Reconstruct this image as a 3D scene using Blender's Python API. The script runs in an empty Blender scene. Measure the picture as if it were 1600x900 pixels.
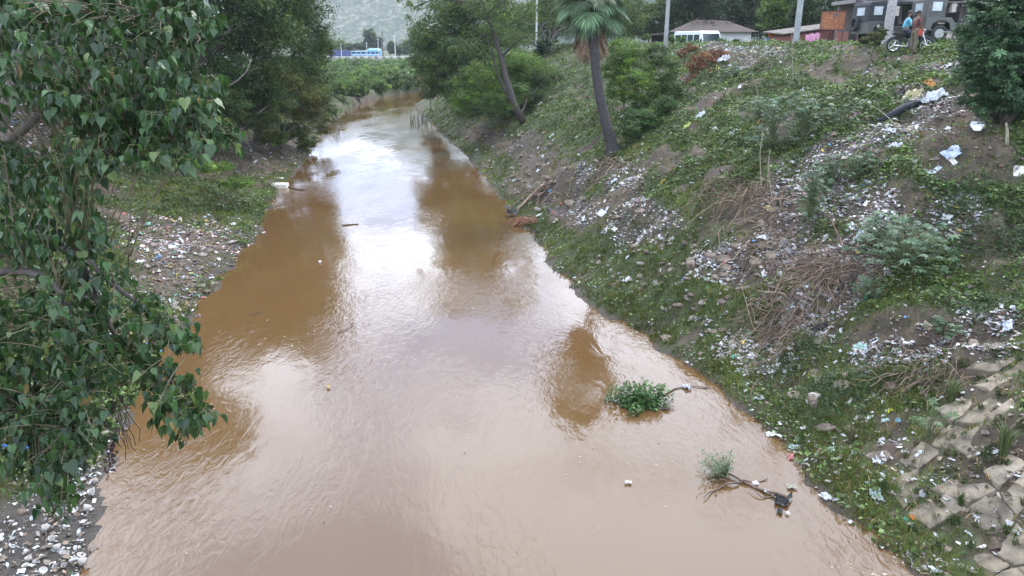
import bpy, bmesh, math, random
import numpy as np
from mathutils import Vector, Matrix, Euler

rng = np.random.default_rng(7)
random.seed(7)
S = bpy.context.scene
COL = S.collection
R = math.radians

# ------------------------------------------------------------------ camera
CAM_H, PITCH, FPX = 8.0, R(18.3), 1155.0
cd = bpy.data.cameras.new('camera'); cam = bpy.data.objects.new('camera', cd); COL.objects.link(cam)
cam.location = (0, 0, CAM_H); cam.rotation_euler = (R(90) - PITCH, 0, 0)
cd.sensor_width = 36; cd.lens = 36 * FPX / 1600; cd.clip_start = .1; cd.clip_end = 6000
S.camera = cam
S.render.resolution_x, S.render.resolution_y = 1024, 576

# ------------------------------------------------------------------ sky, sun, exposure
SUN_EL, SUN_AZ = R(52), R(35)        # azimuth clockwise from +Y
w = bpy.data.worlds.new('World'); S.world = w; w.use_nodes = True
nt = w.node_tree; nt.nodes.clear()
N = lambda t, **k: (lambda n: ([setattr(n, a, b) for a, b in k.items()], n)[1])(nt.nodes.new(t))
out = N('ShaderNodeOutputWorld'); bg = N('ShaderNodeBackground'); bg.inputs[1].default_value = .1
sky = N('ShaderNodeTexSky', sky_type='NISHITA', sun_disc=False)
sky.sun_elevation = SUN_EL; sky.sun_rotation = SUN_AZ; sky.air_density = 1.2; sky.dust_density = 2.5
tc = N('ShaderNodeTexCoord'); sep = N('ShaderNodeSeparateXYZ'); nt.links.new(tc.outputs['Generated'], sep.inputs[0])
ad = N('ShaderNodeMath', operation='ADD'); ad.inputs[1].default_value = .22
mx = N('ShaderNodeMath', operation='MAXIMUM'); mx.inputs[1].default_value = 0
nt.links.new(sep.outputs[2], mx.inputs[0]); nt.links.new(mx.outputs[0], ad.inputs[0])
dv = N('ShaderNodeVectorMath', operation='DIVIDE'); cmb = N('ShaderNodeCombineXYZ')
for i in range(3): nt.links.new(ad.outputs[0], cmb.inputs[i])
nt.links.new(tc.outputs['Generated'], dv.inputs[0]); nt.links.new(cmb.outputs[0], dv.inputs[1])
n1 = N('ShaderNodeTexNoise'); n1.inputs['Scale'].default_value = 1.5; n1.inputs['Detail'].default_value = 6; n1.inputs['Roughness'].default_value = .55
mp = N('ShaderNodeMapping'); mp.inputs['Location'].default_value = (3.1, 1.7, 0)
nt.links.new(dv.outputs[0], mp.inputs[0]); nt.links.new(mp.outputs[0], n1.inputs['Vector'])
r1 = N('ShaderNodeValToRGB'); r1.color_ramp.elements[0].position = .32; r1.color_ramp.elements[1].position = .46
nt.links.new(n1.outputs['Fac'], r1.inputs[0])
n2 = N('ShaderNodeTexNoise'); n2.inputs['Scale'].default_value = 1.9; n2.inputs['Detail'].default_value = 4
mp2 = N('ShaderNodeMapping'); mp2.inputs['Location'].default_value = (7, 7, 20)
nt.links.new(dv.outputs[0], mp2.inputs[0]); nt.links.new(mp2.outputs[0], n2.inputs['Vector'])
r2 = N('ShaderNodeValToRGB'); r2.color_ramp.elements[0].position = .44; r2.color_ramp.elements[1].position = .54
r2.color_ramp.elements[0].color = (10.5, 13, 19, 1); r2.color_ramp.elements[1].color = (25.5, 28, 32.5, 1)
gr = N('ShaderNodeMapRange'); gr.inputs[1].default_value = .12; gr.inputs[2].default_value = .75; gr.inputs[3].default_value = .03; gr.inputs[4].default_value = .02
nt.links.new(sep.outputs[2], gr.inputs[0]); sm = N('ShaderNodeMath', operation='ADD'); nt.links.new(n2.outputs['Fac'], sm.inputs[0]); nt.links.new(gr.outputs[0], sm.inputs[1])
nt.links.new(sm.outputs[0], r2.inputs[0])
mix = N('ShaderNodeMix', data_type='RGBA')
nt.links.new(r1.outputs[0], mix.inputs[0]); nt.links.new(sky.outputs[0], mix.inputs[6]); nt.links.new(r2.outputs[0], mix.inputs[7])
nt.links.new(mix.outputs[2], bg.inputs[0]); nt.links.new(bg.outputs[0], out.inputs[0])

sd = bpy.data.lights.new('sun', 'SUN'); sd.energy = 2.4; sd.angle = R(14); sd.color = (1, .95, .88)
sun = bpy.data.objects.new('sun', sd); COL.objects.link(sun)
sdir = Vector((math.sin(SUN_AZ) * math.cos(SUN_EL), math.cos(SUN_AZ) * math.cos(SUN_EL), math.sin(SUN_EL)))
sun.rotation_euler = sdir.to_track_quat('Z', 'Y').to_euler(); sun.location = (0, 0, 60)
S.view_settings.view_transform = 'Standard'; S.view_settings.look = 'None'
S.view_settings.exposure = .5; S.view_settings.gamma = 1
S.cycles.use_denoising = True
S.cycles.max_bounces = 6; S.cycles.transparent_max_bounces = 6; S.cycles.volume_bounces = 0
S.cycles.caustics_reflective = False; S.cycles.caustics_refractive = False

# ------------------------------------------------------------------ tags
def tag(o, label=None, cat=None, group=None, kind=None):
    if label: o['label'] = label
    if cat: o['category'] = cat
    if group: o['group'] = group
    if kind: o['kind'] = kind
    return o
def empty(name, loc=(0, 0, 0), rz=0, **k):
    o = bpy.data.objects.new(name, None); COL.objects.link(o); o.location = loc; o.rotation_euler = (0, 0, rz)
    o.empty_display_size = .2
    return tag(o, **k)
def copy_tree(o, parent=None):
    c = o.copy(); COL.objects.link(c)
    if parent is not None: c.parent = parent
    for ch in [x for x in S.objects if x.parent is o and x is not c] if o.type == 'EMPTY' or o.get('haskids') else []:
        copy_tree(ch, c)
    return c

# ------------------------------------------------------------------ numeric helpers
def _h(ix, iy, iz, s):
    n = (ix.astype(np.int64) * 374761393 + iy.astype(np.int64) * 668265263 + iz.astype(np.int64) * 2147483647 + s * 974711) & 0x7fffffff
    n = ((n ^ (n >> 13)) * 1274126177) & 0x7fffffff
    return ((n ^ (n >> 16)) & 0xffff) / 65535.0
def vn(x, y, s=0):
    ix = np.floor(x); iy = np.floor(y); fx = x - ix; fy = y - iy
    fx = fx * fx * (3 - 2 * fx); fy = fy * fy * (3 - 2 * fy); z = np.zeros_like(ix)
    a = _h(ix, iy, z, s); b = _h(ix + 1, iy, z, s); c = _h(ix, iy + 1, z, s); d = _h(ix + 1, iy + 1, z, s)
    return (a + (b - a) * fx) * (1 - fy) + (c + (d - c) * fx) * fy
def fbm(x, y, s=0, o=4):
    t = 0; a = .5; n = 0
    for i in range(o):
        t = t + a * vn(x, y, s + i * 17); n += a; x = x * 2.03 + 5.2; y = y * 2.03 + 1.3; a *= .5
    return t / n
def sstep(a, b, x):
    t = np.clip((x - a) / (b - a), 0, 1); return t * t * (3 - 2 * t)
def ray(px, py):
    u = (px - 800) / FPX; v = (py - 450) / FPX
    return np.array([u, math.cos(PITCH) - v * math.sin(PITCH), -math.sin(PITCH) - v * math.cos(PITCH)])   # per metre of depth
def at(px, py, depth): return np.array([0, 0, CAM_H]) + ray(px, py) * depth
def atz(px, py, z=0.0):
    r = ray(px, py); return np.array([0, 0, CAM_H]) + r * ((z - CAM_H) / r[2])

# ------------------------------------------------------------------ mesh builder
class MB:
    def __init__(s): s.v = []; s.f = []; s.c = []; s.n = 0
    def add(s, v, f, c=(.5, .5, .5)):
        v = np.asarray(v, float).reshape(-1, 3)
        c = np.asarray(c, float)
        if c.ndim == 1: c = np.tile(c, (len(v), 1))
        if isinstance(f, np.ndarray): s.f.append(f + s.n)
        else:
            by = {}
            for q in f: by.setdefault(len(q), []).append(q)
            for q in by.values(): s.f.append(np.array(q) + s.n)
        s.v.append(v); s.c.append(c); s.n += len(v); return s
    def inst(s, tv, tf, pos, mats, cols):
        """tv (k,3) tf (m,q) pos (N,3) mats (N,3,3) columns=axes, cols (N,3)"""
        n = len(pos)
        if n == 0: return s
        v = np.einsum('nij,kj->nki', mats, tv) + pos[:, None, :]
        k = len(tv); f = (tf[None] + (np.arange(n) * k)[:, None, None]).reshape(-1, tf.shape[1])
        s.f.append(f + s.n); s.v.append(v.reshape(-1, 3)); s.c.append(np.repeat(cols, k, axis=0)); s.n += n * k; return s
    def tube(s, pts, rad, sides=6, c=(.5, .5, .5), cap=True):
        pts = np.asarray(pts, float); n = len(pts)
        rad = np.broadcast_to(np.asarray(rad, float), (n,))
        tan = np.gradient(pts, axis=0); tan /= np.linalg.norm(tan, axis=1)[:, None] + 1e-9
        up = np.array([0, 0, 1.]) if abs(tan[0][2]) < .9 else np.array([1., 0, 0])
        vs = []
        a = np.arange(sides) * 2 * math.pi / sides
        for i in range(n):
            x = np.cross(up, tan[i]); x /= np.linalg.norm(x) + 1e-9; y = np.cross(tan[i], x); up = y if False else up
            vs.append(pts[i] + rad[i] * (np.cos(a)[:, None] * x + np.sin(a)[:, None] * y))
        f = [(i * sides + j, i * sides + (j + 1) % sides, (i + 1) * sides + (j + 1) % sides, (i + 1) * sides + j) for i in range(n - 1) for j in range(sides)]
        if cap: f += [tuple(range(sides))[::-1], tuple((n - 1) * sides + j for j in range(sides))]
        return s.add(np.concatenate(vs), f, c)
    def box(s, cx, cy, cz, sx, sy, sz, c=(.5, .5, .5), rot=None):
        v = np.array([[x, y, z] for z in (-.5, .5) for y in (-.5, .5) for x in (-.5, .5)]) * (sx, sy, sz)
        if rot is not None: v = v @ np.array(Euler(rot).to_matrix()).T
        return s.add(v + (cx, cy, cz), [(0, 2, 3, 1), (4, 5, 7, 6), (0, 1, 5, 4), (2, 6, 7, 3), (0, 4, 6, 2), (1, 3, 7, 5)], c)
    def prism(s, prof, y0, y1, c=(.5, .5, .5), axis='y'):
        """profile in (x,z), pulled from y0 to y1"""
        n = len(prof)
        v = [(p[0], y0, p[1]) for p in prof] + [(p[0], y1, p[1]) for p in prof]
        f = [tuple(range(n)), tuple(range(2 * n - 1, n - 1, -1))] + [((i + 1) % n, i, n + i, n + (i + 1) % n) for i in range(n)]
        return s.add(v, f, c)
    def ell(s, c0, r, c=(.5, .5, .5), seg=12, rings=8, rot=None):
        v = []; f = []
        for i in range(rings + 1):
            t = math.pi * i / rings
            for j in range(seg):
                p = 2 * math.pi * j / seg; v.append((math.sin(t) * math.cos(p), math.sin(t) * math.sin(p), math.cos(t)))
        for i in range(rings):
            for j in range(seg): f.append((i * seg + j, (i + 1) * seg + j, (i + 1) * seg + (j + 1) % seg, i * seg + (j + 1) % seg))
        v = np.array(v) * r
        if rot is not None: v = v @ np.array(Euler(rot).to_matrix()).T
        return s.add(v + np.array(c0), f, c)
    def torus(s, c0, R0, r, c=(.5, .5, .5), seg=24, sd=8, ax='y', flat=1.0):
        v = []; f = []
        for i in range(seg):
            a = 2 * math.pi * i / seg
            for j in range(sd):
                b = 2 * math.pi * j / sd; q = R0 + r * math.cos(b); h = r * math.sin(b) * flat
                v.append((q * math.cos(a), h, q * math.sin(a)) if ax == 'y' else (h, q * math.cos(a), q * math.sin(a)) if ax == 'x' else (q * math.cos(a), q * math.sin(a), h))
                f.append((i * sd + j, i * sd + (j + 1) % sd, ((i + 1) % seg) * sd + (j + 1) % sd, ((i + 1) % seg) * sd + j))
        return s.add(np.array(v) + c0, f, c)
    def build(s, name, mat, parent=None, smooth=False, origin=None, bevel=0, **k):
        me = bpy.data.meshes.new(name)
        v = np.concatenate(s.v)
        if origin is not None: v = v - np.asarray(origin)
        me.vertices.add(len(v)); me.vertices.foreach_set('co', v.astype(np.float32).ravel())
        fl = s.f; tot = sum(f.size for f in fl); nf = sum(len(f) for f in fl)
        me.loops.add(tot); me.polygons.add(nf)
        me.loops.foreach_set('vertex_index', np.concatenate([f.ravel() for f in fl]).astype(np.int32))
        ls = np.concatenate([np.full(len(f), f.shape[1]) for f in fl]); st = np.concatenate([[0], np.cumsum(ls)[:-1]])
        me.polygons.foreach_set('loop_start', st.astype(np.int32))
        me.polygons.foreach_set('use_smooth', np.full(nf, smooth))
        at_ = me.color_attributes.new('col', 'FLOAT_COLOR', 'POINT')
        c = np.concatenate(s.c); c = np.concatenate([c, np.ones((len(c), 1))], axis=1) if c.shape[1] == 3 else c
        at_.data.foreach_set('color', c.astype(np.float32).ravel())
        me.update(calc_edges=True); me.validate()
        o = bpy.data.objects.new(name, me); COL.objects.link(o)
        if mat: me.materials.append(mat)
        if origin is not None: o.location = origin
        if parent is not None: o.parent = parent
        if bevel:
            b = o.modifiers.new('bevel', 'BEVEL'); b.width = bevel; b.segments = 2; b.limit_method = 'ANGLE'
        return tag(o, **k)

def rotmats(n, yaw=None, tilt=None, roll=None, sc=None):
    """random frames: local Z = face normal, tilt from vertical, yaw about Z"""
    yaw = rng.uniform(0, 2 * math.pi, n) if yaw is None else yaw
    tilt = rng.uniform(0, 1, n) if tilt is None else tilt
    roll = rng.uniform(0, 2 * math.pi, n) if roll is None else roll
    cy, sy, ct, st_, cr, sr = np.cos(yaw), np.sin(yaw), np.cos(tilt), np.sin(tilt), np.cos(roll), np.sin(roll)
    z = np.zeros(n); o = np.ones(n)
    Rz = np.stack([np.stack([cy, -sy, z], 1), np.stack([sy, cy, z], 1), np.stack([z, z, o], 1)], 1)
    Rx = np.stack([np.stack([o, z, z], 1), np.stack([z, ct, -st_], 1), np.stack([z, st_, ct], 1)], 1)
    Rr = np.stack([np.stack([cr, -sr, z], 1), np.stack([sr, cr, z], 1), np.stack([z, z, o], 1)], 1)
    m = Rz @ Rx @ Rr
    if sc is not None: m = m * np.asarray(sc)[:, None, None]
    return m

# ------------------------------------------------------------------ materials
def newmat(name):
    m = bpy.data.materials.new(name); m.use_nodes = True; t = m.node_tree
    b = t.nodes['Principled BSDF']; return m, t, b
def link(t, a, b): t.links.new(a, b)
def m_plain(name, col, rough=.7, metal=0, nscale=6, namt=.25, bump=.0, bscale=30):
    m, t, b = newmat(name)
    tcn = t.nodes.new('ShaderNodeTexCoord'); no = t.nodes.new('ShaderNodeTexNoise'); no.inputs['Scale'].default_value = nscale; no.inputs['Detail'].default_value = 5
    link(t, tcn.outputs['Object'], no.inputs['Vector'])
    rp = t.nodes.new('ShaderNodeValToRGB'); rp.color_ramp.elements[0].position = .3; rp.color_ramp.elements[1].position = .7
    rp.color_ramp.elements[0].color = [c * (1 - namt) for c in col] + [1]; rp.color_ramp.elements[1].color = [min(1, c * (1 + namt)) for c in col] + [1]
    link(t, no.outputs['Fac'], rp.inputs[0]); link(t, rp.outputs[0], b.inputs['Base Color'])
    b.inputs['Roughness'].default_value = rough; b.inputs['Metallic'].default_value = metal
    if bump:
        n2_ = t.nodes.new('ShaderNodeTexNoise'); n2_.inputs['Scale'].default_value = bscale; n2_.inputs['Detail'].default_value = 6
        link(t, tcn.outputs['Object'], n2_.inputs['Vector'])
        bp = t.nodes.new('ShaderNodeBump'); bp.inputs['Strength'].default_value = bump; bp.inputs['Distance'].default_value = .05
        link(t, n2_.outputs['Fac'], bp.inputs['Height']); link(t, bp.outputs[0], b.inputs['Normal'])
    return m
def m_attr(name, rough=.6, trans=0.0, spec=.5, bump=0, bscale=20, namt=.2, nscale=8):
    m, t, b = newmat(name)
    a = t.nodes.new('ShaderNodeAttribute'); a.attribute_name = 'col'
    tcn = t.nodes.new('ShaderNodeTexCoord'); no = t.nodes.new('ShaderNodeTexNoise'); no.inputs['Scale'].default_value = nscale; no.inputs['Detail'].default_value = 4
    link(t, tcn.outputs['Object'], no.inputs['Vector'])
    mr = t.nodes.new('ShaderNodeMapRange'); mr.inputs[1].default_value = .3; mr.inputs[2].default_value = .7; mr.inputs[3].default_value = 1 - namt; mr.inputs[4].default_value = 1 + namt
    link(t, no.outputs['Fac'], mr.inputs[0])
    mu = t.nodes.new('ShaderNodeVectorMath'); mu.operation = 'SCALE'
    link(t, a.outputs['Color'], mu.inputs[0]); link(t, mr.outputs[0], mu.inputs['Scale'])
    link(t, mu.outputs[0], b.inputs['Base Color'])
    b.inputs['Roughness'].default_value = rough; b.inputs['Specular IOR Level'].default_value = spec
    if trans:
        tr = t.nodes.new('ShaderNodeBsdfTranslucent'); ms = t.nodes.new('ShaderNodeMixShader'); ms.inputs[0].default_value = trans
        link(t, mu.outputs[0], tr.inputs[0]); link(t, b.outputs[0], ms.inputs[1]); link(t, tr.outputs[0], ms.inputs[2])
        link(t, ms.outputs[0], t.nodes['Material Output'].inputs[0])
    if bump:
        n2_ = t.nodes.new('ShaderNodeTexNoise'); n2_.inputs['Scale'].default_value = bscale; n2_.inputs['Detail'].default_value = 6
        link(t, tcn.outputs['Object'], n2_.inputs['Vector'])
        bp = t.nodes.new('ShaderNodeBump'); bp.inputs['Strength'].default_value = bump; bp.inputs['Distance'].default_value = .04
        link(t, n2_.outputs['Fac'], bp.inputs['Height']); link(t, bp.outputs[0], b.inputs['Normal'])
    return m
M_LEAF = m_attr('leaf', .5, .3, .3, nscale=3, namt=.15)
M_PEEPAL = m_attr('glossy_leaf', .36, .22, .45, nscale=6, namt=.15)
M_GRASS = m_attr('grass_blade', .6, .25, .2, nscale=1.5, namt=.25)
M_BARK = m_attr('bark', .9, bump=.5, bscale=14, namt=.35, nscale=9)
M_STRAW = m_attr('dry_stalk', .9, namt=.3, nscale=12)
M_TRASH = m_attr('plastic_scrap', .5, .1, .35, namt=.12, nscale=20)
M_ROCK = m_attr('rock', .9, bump=.7, bscale=9, namt=.35, nscale=5, spec=.2)
M_SLAB = m_attr('flagstone', .92, bump=.6, bscale=9, namt=.55, nscale=4, spec=.15)
M_CONC = m_attr('concrete', .88, bump=.3, bscale=22, namt=.25, nscale=7)
M_PAINT = m_attr('vehicle_paint', .38, bump=0, namt=.15, nscale=4)
M_CANVAS = m_attr('canvas', .85, bump=.3, bscale=9, namt=.2, nscale=3)
M_RUBBER = m_attr('rubber', .9, namt=.3, nscale=15)
M_CLOTH = m_attr('cloth', .9, bump=.2, bscale=12, namt=.15, nscale=8)
M_SKIN = m_attr('skin', .55, namt=.1)
M_GLASS, _t, _b = newmat('window_glass'); _b.inputs['Base Color'].default_value = (.03, .045, .05, 1); _b.inputs['Roughness'].default_value = .06
M_METAL = m_plain('chrome_metal', (.6, .6, .6), .3, .9)
M_RUST = m_plain('rust', (.27, .1, .045), .8, 0, 9, .5, .3, 30)
M_BRICK, _t, _b = newmat('brick')
_c = _t.nodes.new('ShaderNodeTexCoord'); _k = _t.nodes.new('ShaderNodeTexBrick'); _k.inputs['Scale'].default_value = 4.2
_k.inputs['Color1'].default_value = (.26, .085, .06, 1); _k.inputs['Color2'].default_value = (.17, .06, .05, 1); _k.inputs['Mortar'].default_value = (.2, .16, .14, 1)
_m = _t.nodes.new('ShaderNodeMapping'); _m.inputs['Rotation'].default_value = (R(90), 0, 0)
link(_t, _c.outputs['Object'], _m.inputs[0]); link(_t, _m.outputs[0], _k.inputs[0]); link(_t, _k.outputs[0], _b.inputs['Base Color']); _b.inputs['Roughness'].default_value = .9
# ------------------------------------------------------------------ the river and its banks
RE = [(9, -20), (7.6, 0), (6.45, 9.7), (5.95, 10.8), (5.7, 12.2), (5.65, 13.8), (5.07, 16.6), (3.1, 21.2), (1.63, 25.9), (.95, 30.5), (-.9, 41.7), (-3, 54), (-7.6, 75), (-11, 92), (-13.7, 107), (-13, 114), (-8, 120), (5, 124), (60, 127), (400, 130)]
LE = [(-4.5, -20), (-6.0, 0), (-6.85, 9.7), (-7.55, 11.4), (-8.35, 13.6), (-8.8, 15.4), (-9.4, 18.2), (-9.9, 21), (-10.4, 25.7), (-10.95, 30.2), (-13.3, 41.7), (-14.9, 54), (-18.6, 75), (-20.5, 92), (-21.3, 107), (-20.6, 122), (-17, 134), (-6, 141), (20, 146), (60, 149), (400, 155)]
def polydist(P, x, y):
    P = np.asarray(P, float); d = np.full(x.shape, 1e9)
    for a, b in zip(P[:-1], P[1:]):
        e = b - a; t = np.clip(((x - a[0]) * e[0] + (y - a[1]) * e[1]) / (e @ e), 0, 1)
        d = np.minimum(d, (x - a[0] - t * e[0]) ** 2 + (y - a[1] - t * e[1]) ** 2)
    return np.sqrt(d)
POLY = np.array(RE + LE[::-1], float)
def inwater(x, y):
    r = np.zeros(x.shape, bool); n = len(POLY)
    for i in range(n):
        x0, y0 = POLY[i]; x1, y1 = POLY[(i + 1) % n]
        if y0 == y1: continue
        r ^= ((y0 > y) != (y1 > y)) & (x < (x1 - x0) * (y - y0) / (y1 - y0) + x0)
    return r
def Hh(x, y, raw=False):
    x = np.asarray(x, float); y = np.asarray(y, float)
    wob = (fbm(x * .7, y * .7, 91, 3) - .5) * .9
    dr = polydist(RE, x, y); dl = polydist(LE, x, y); iw = inwater(x, y)
    right = (dr < dl)
    sd_ = np.where(iw, -1, 1) * np.minimum(dr, dl) + (fbm(x * .75, y * .75, 191, 4) - .5) * 1.3 * sstep(16, 8, np.minimum(dr, dl)); iw = sd_ < 0
    dr = np.where(right, np.abs(sd_), dr); dl = np.where(right, dl, np.abs(sd_))
    steep = 1 - .25 * sstep(24, 14, y)
    zr = np.interp(dr, [0, .7, 2, 3.6, 7, 12, 17, 19, 24, 28], [0, .22, 1.05, 2.35, 4.25, 6.25, 7.75, 8.0, 8.03, 8.03])
    zr = np.where(dr < 16, zr * (steep + (1 - steep) * sstep(6, 16, dr)), zr)
    back = sstep(19.5, 25, dr) * sstep(43, 52, y)
    zr = zr - 1.25 * back
    zl0 = np.interp(dl, [0, 1, 3, 6, 10, 15, 18, 30], [0, .2, .8, 2.0, 4.2, 6.8, 7.5, 7.6])
    low = np.interp(dl, [0, .7, 3, 8, 60, 140, 2000], [0, 1.1, 1.5, 1.7, 1.9, 2.1, 2.5])
    k = sstep(70, 112, y - .25 * (x + 20))
    zl = zl0 * (1 - k) + low * k
    z = np.where(right, zr, zl)
    d = np.minimum(dr, dl)
    n = (fbm(x * .35, y * .35, 5, 3) - .5) * 1.3 + (fbm(x * 1.6, y * 1.6, 9, 3) - .5) * .5
    amp = sstep(0, 3, d) * (1 - sstep(15.5, 18.5, d) * .92)
    z = z + n * amp * np.where(right, 1, .8) * np.where(y > 105, .35, 1)
    z = z + wob * .12 * sstep(0, .8, d)
    # muddy shallows at the near left shore
    z = np.where(iw, -np.minimum(d * .35, 1.2) - .02, z)
    flat = np.exp(-(((x + 7.9) / 1.3) ** 2 + ((y - 10.6) / 2.6) ** 2))
    fl = np.clip(flat * 1.6, 0, 1) * (~iw); z = z * (1 - .97 * fl) + .03 * fl
    return z
def flatm(x, y): return np.exp(-(((x + 7.9) / 1.3) ** 2 + ((y - 10.6) / 2.6) ** 2))
def H1(x, y): return float(Hh(np.array([x]), np.array([y]))[0])
def pick(px, py, tmax=120, tmin=4):
    r = ray(px, py); t = tmin * (tmax / tmin) ** np.linspace(0, 1, 500)
    z = CAM_H + r[2] * t; h = np.maximum(Hh(r[0] * t, r[1] * t), 0)
    i = np.argmax(z < h)
    if not (z < h).any(): return None
    a, b = (t[i - 1] if i else t[0]), t[i]
    tt = np.linspace(a, b, 20); zz = CAM_H + r[2] * tt; hh = np.maximum(Hh(r[0] * tt, r[1] * tt), 0)
    j = min(np.argmax(zz <= hh + 1e-4), 19) if (zz <= hh + 1e-4).any() else 19
    p = r * tt[j] + (0, 0, CAM_H); return np.array([p[0], p[1], max(hh[j], 0)])

# patches of bank: picked centre and two half axes on the ground
def patch(px, py, rx, ry):
    c = pick(px, py); a = pick(px + rx, py); b = pick(px, py + ry)
    if c is None or a is None or b is None: return None
    A = np.array([[a[0] - c[0], b[0] - c[0]], [a[1] - c[1], b[1] - c[1]]])
    if abs(np.linalg.det(A)) < 1e-3: return None
    return c[:2], np.linalg.inv(A)
def pm(patches, x, y, rag=.5, seed=40):
    o = np.zeros(x.shape)
    nz = (fbm(x * 1.3, y * 1.3, seed, 3) - .5) * 2 * rag
    for p in patches:
        if p is None: continue
        c, Ai = p
        u = Ai[0, 0] * (x - c[0]) + Ai[0, 1] * (y - c[1]); v = Ai[1, 0] * (x - c[0]) + Ai[1, 1] * (y - c[1])
        o = np.maximum(o, sstep(1.25, .6, np.sqrt(u * u + v * v) + nz))
    return o
TRASH = [patch(*a) for a in [(1310, 250, 60, 60), (1390, 200, 70, 45), (1440, 160, 60, 30), (1280, 310, 60, 50), (1350, 330, 70, 60), (1230, 300, 40, 40), (1270, 500, 50, 35), (1220, 380, 50, 50), (1330, 430, 60, 50),
         (1420, 540, 90, 35), (975, 275, 40, 28), (900, 270, 45, 20), (1130, 90, 60, 20), (1190, 85, 50, 18), (1460, 100, 40, 20), (1000, 350, 70, 35), (1120, 410, 60, 40), (830, 240, 50, 18), (1540, 520, 60, 30), (1500, 330, 50, 40),
         (290, 360, 95, 38), (30, 200, 70, 45), (280, 450, 60, 60), (450, 225, 50, 22), (340, 385, 60, 16), (230, 520, 70, 50), (880, 330, 60, 25), (1180, 560, 60, 40)]]
SOIL = [patch(*a) for a in [(1030, 255, 45, 30), (960, 320, 60, 26), (900, 345, 50, 20), (1340, 110, 60, 12), (1290, 125, 50, 10), (1470, 190, 110, 40), (1500, 250, 90, 50), (1560, 380, 80, 50), (1450, 500, 160, 45), (1520, 600, 100, 60), (1560, 760, 90, 120),
        (1200, 400, 70, 60), (1300, 420, 90, 70), (850, 275, 60, 18), (760, 215, 70, 18), (820, 290, 50, 15), (1180, 330, 80, 50), (1400, 330, 90, 60), (380, 240, 110, 50), (340, 230, 60, 40), (300, 400, 90, 60), (600, 147, 70, 9), (640, 140, 40, 9), (560, 153, 30, 8), (40, 160, 80, 40), (1400, 90, 60, 8), (1330, 80, 40, 8)]]
DARKG = [patch(*a) for a in [(330, 290, 80, 30), (1210, 620, 160, 90), (1320, 850, 110, 60)]]
xs = np.concatenate([-np.geomspace(2600, 42, 26), np.arange(-40, 40.01, .2), np.geomspace(42, 2600, 26)])
ys = [-25.0]
while ys[-1] < 2600:
    y_ = ys[-1]; ys.append(y_ + (1.5 if y_ < 3 else .14 if y_ < 24 else .14 + (y_ - 24) * .0075 if y_ < 160 else (y_ - 130) * .05))
ys = np.array(ys)
GX, GY = np.meshgrid(xs, ys); fx, fy = GX.ravel(), GY.ravel()
Z = Hh(fx, fy)
tr = pm(TRASH, fx, fy, .5, 41); so = pm(SOIL, fx, fy, .45, 42)
dR = polydist(RE, fx, fy); dL = polydist(LE, fx, fy); dd = np.minimum(dR, dL)
wet = sstep(.3, .04, Z)
green = sstep(.24, .44, fbm(fx * .8, fy * .8, 60, 4)) * (1 - .85 * so) * (1 - .6 * tr)
green = np.where(Z < .05, 0, green)
ci, nx_ = np.zeros((len(fx), 4)), len(xs)
ci[:, 0] = green; ci[:, 1] = tr * sstep(.3, .6, fbm(fx * 1.9, fy * 1.9, 211, 3)) * .8; ci[:, 2] = wet * .5 + .5 * np.clip(flatm(fx, fy) * 1.6, 0, 1); ci[:, 3] = 1
idx = np.arange(len(fx)).reshape(len(ys), nx_)
q = np.stack([idx[:-1, :-1], idx[:-1, 1:], idx[1:, 1:], idx[1:, :-1]], -1).reshape(-1, 4)
mb = MB(); mb.add(np.stack([fx, fy, Z], 1), q, ci[:, :3])
MG, t, b = newmat('earth')
a = t.nodes.new('ShaderNodeAttribute'); a.attribute_name = 'col'; sp = t.nodes.new('ShaderNodeSeparateColor'); link(t, a.outputs['Color'], sp.inputs[0])
g = t.nodes.new('ShaderNodeNewGeometry')
def noise(sc, det=6, ro=.6):
    n = t.nodes.new('ShaderNodeTexNoise'); n.inputs['Scale'].default_value = sc; n.inputs['Detail'].default_value = det; n.inputs['Roughness'].default_value = ro
    link(t, g.outputs['Position'], n.inputs['Vector']); return n
def ramp(f, els):
    r = t.nodes.new('ShaderNodeValToRGB'); e = r.color_ramp.elements
    e[0].position, e[0].color = els[0][0], (*els[0][1], 1); e[1].position, e[1].color = els[-1][0], (*els[-1][1], 1)
    for p, c in els[1:-1]: x = e.new(p); x.color = (*c, 1)
    link(t, f, r.inputs[0]); return r
def mixc(f, a_, b_):
    m = t.nodes.new('ShaderNodeMix'); m.data_type = 'RGBA'; link(t, f, m.inputs[0]); link(t, a_, m.inputs[6]); link(t, b_, m.inputs[7]); return m.outputs[2]
soilc = ramp(noise(1.8, 8).outputs['Fac'], [(.3, (.034, .025, .018)), (.48, (.065, .046, .033)), (.6, (.10, .07, .048)), (.75, (.15, .115, .085))])
greenc = ramp(noise(3.5, 8).outputs['Fac'], [(.3, (.026, .036, .013)), (.5, (.05, .068, .022)), (.7, (.085, .10, .036))])
c1 = mixc(sp.outputs[0], soilc.outputs[0], greenc.outputs[0])
vor = t.nodes.new('ShaderNodeTexVoronoi'); vor.inputs['Scale'].default_value = 20; link(t, g.outputs['Position'], vor.inputs['Vector'])
bits = ramp(vor.outputs['Color'], [(.0, (.035, .028, .022)), (.5, (.075, .058, .044)), (.8, (.13, .105, .085)), (.95, (.26, .24, .23))])
c2 = mixc(sp.outputs[1], c1, bits.outputs[0])
mudc = ramp(noise(4).outputs['Fac'], [(.3, (.02, .016, .012)), (.7, (.05, .038, .026))])
c3 = mixc(sp.outputs[2], c2, mudc.outputs[0])
link(t, c3, b.inputs['Base Color'])
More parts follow.
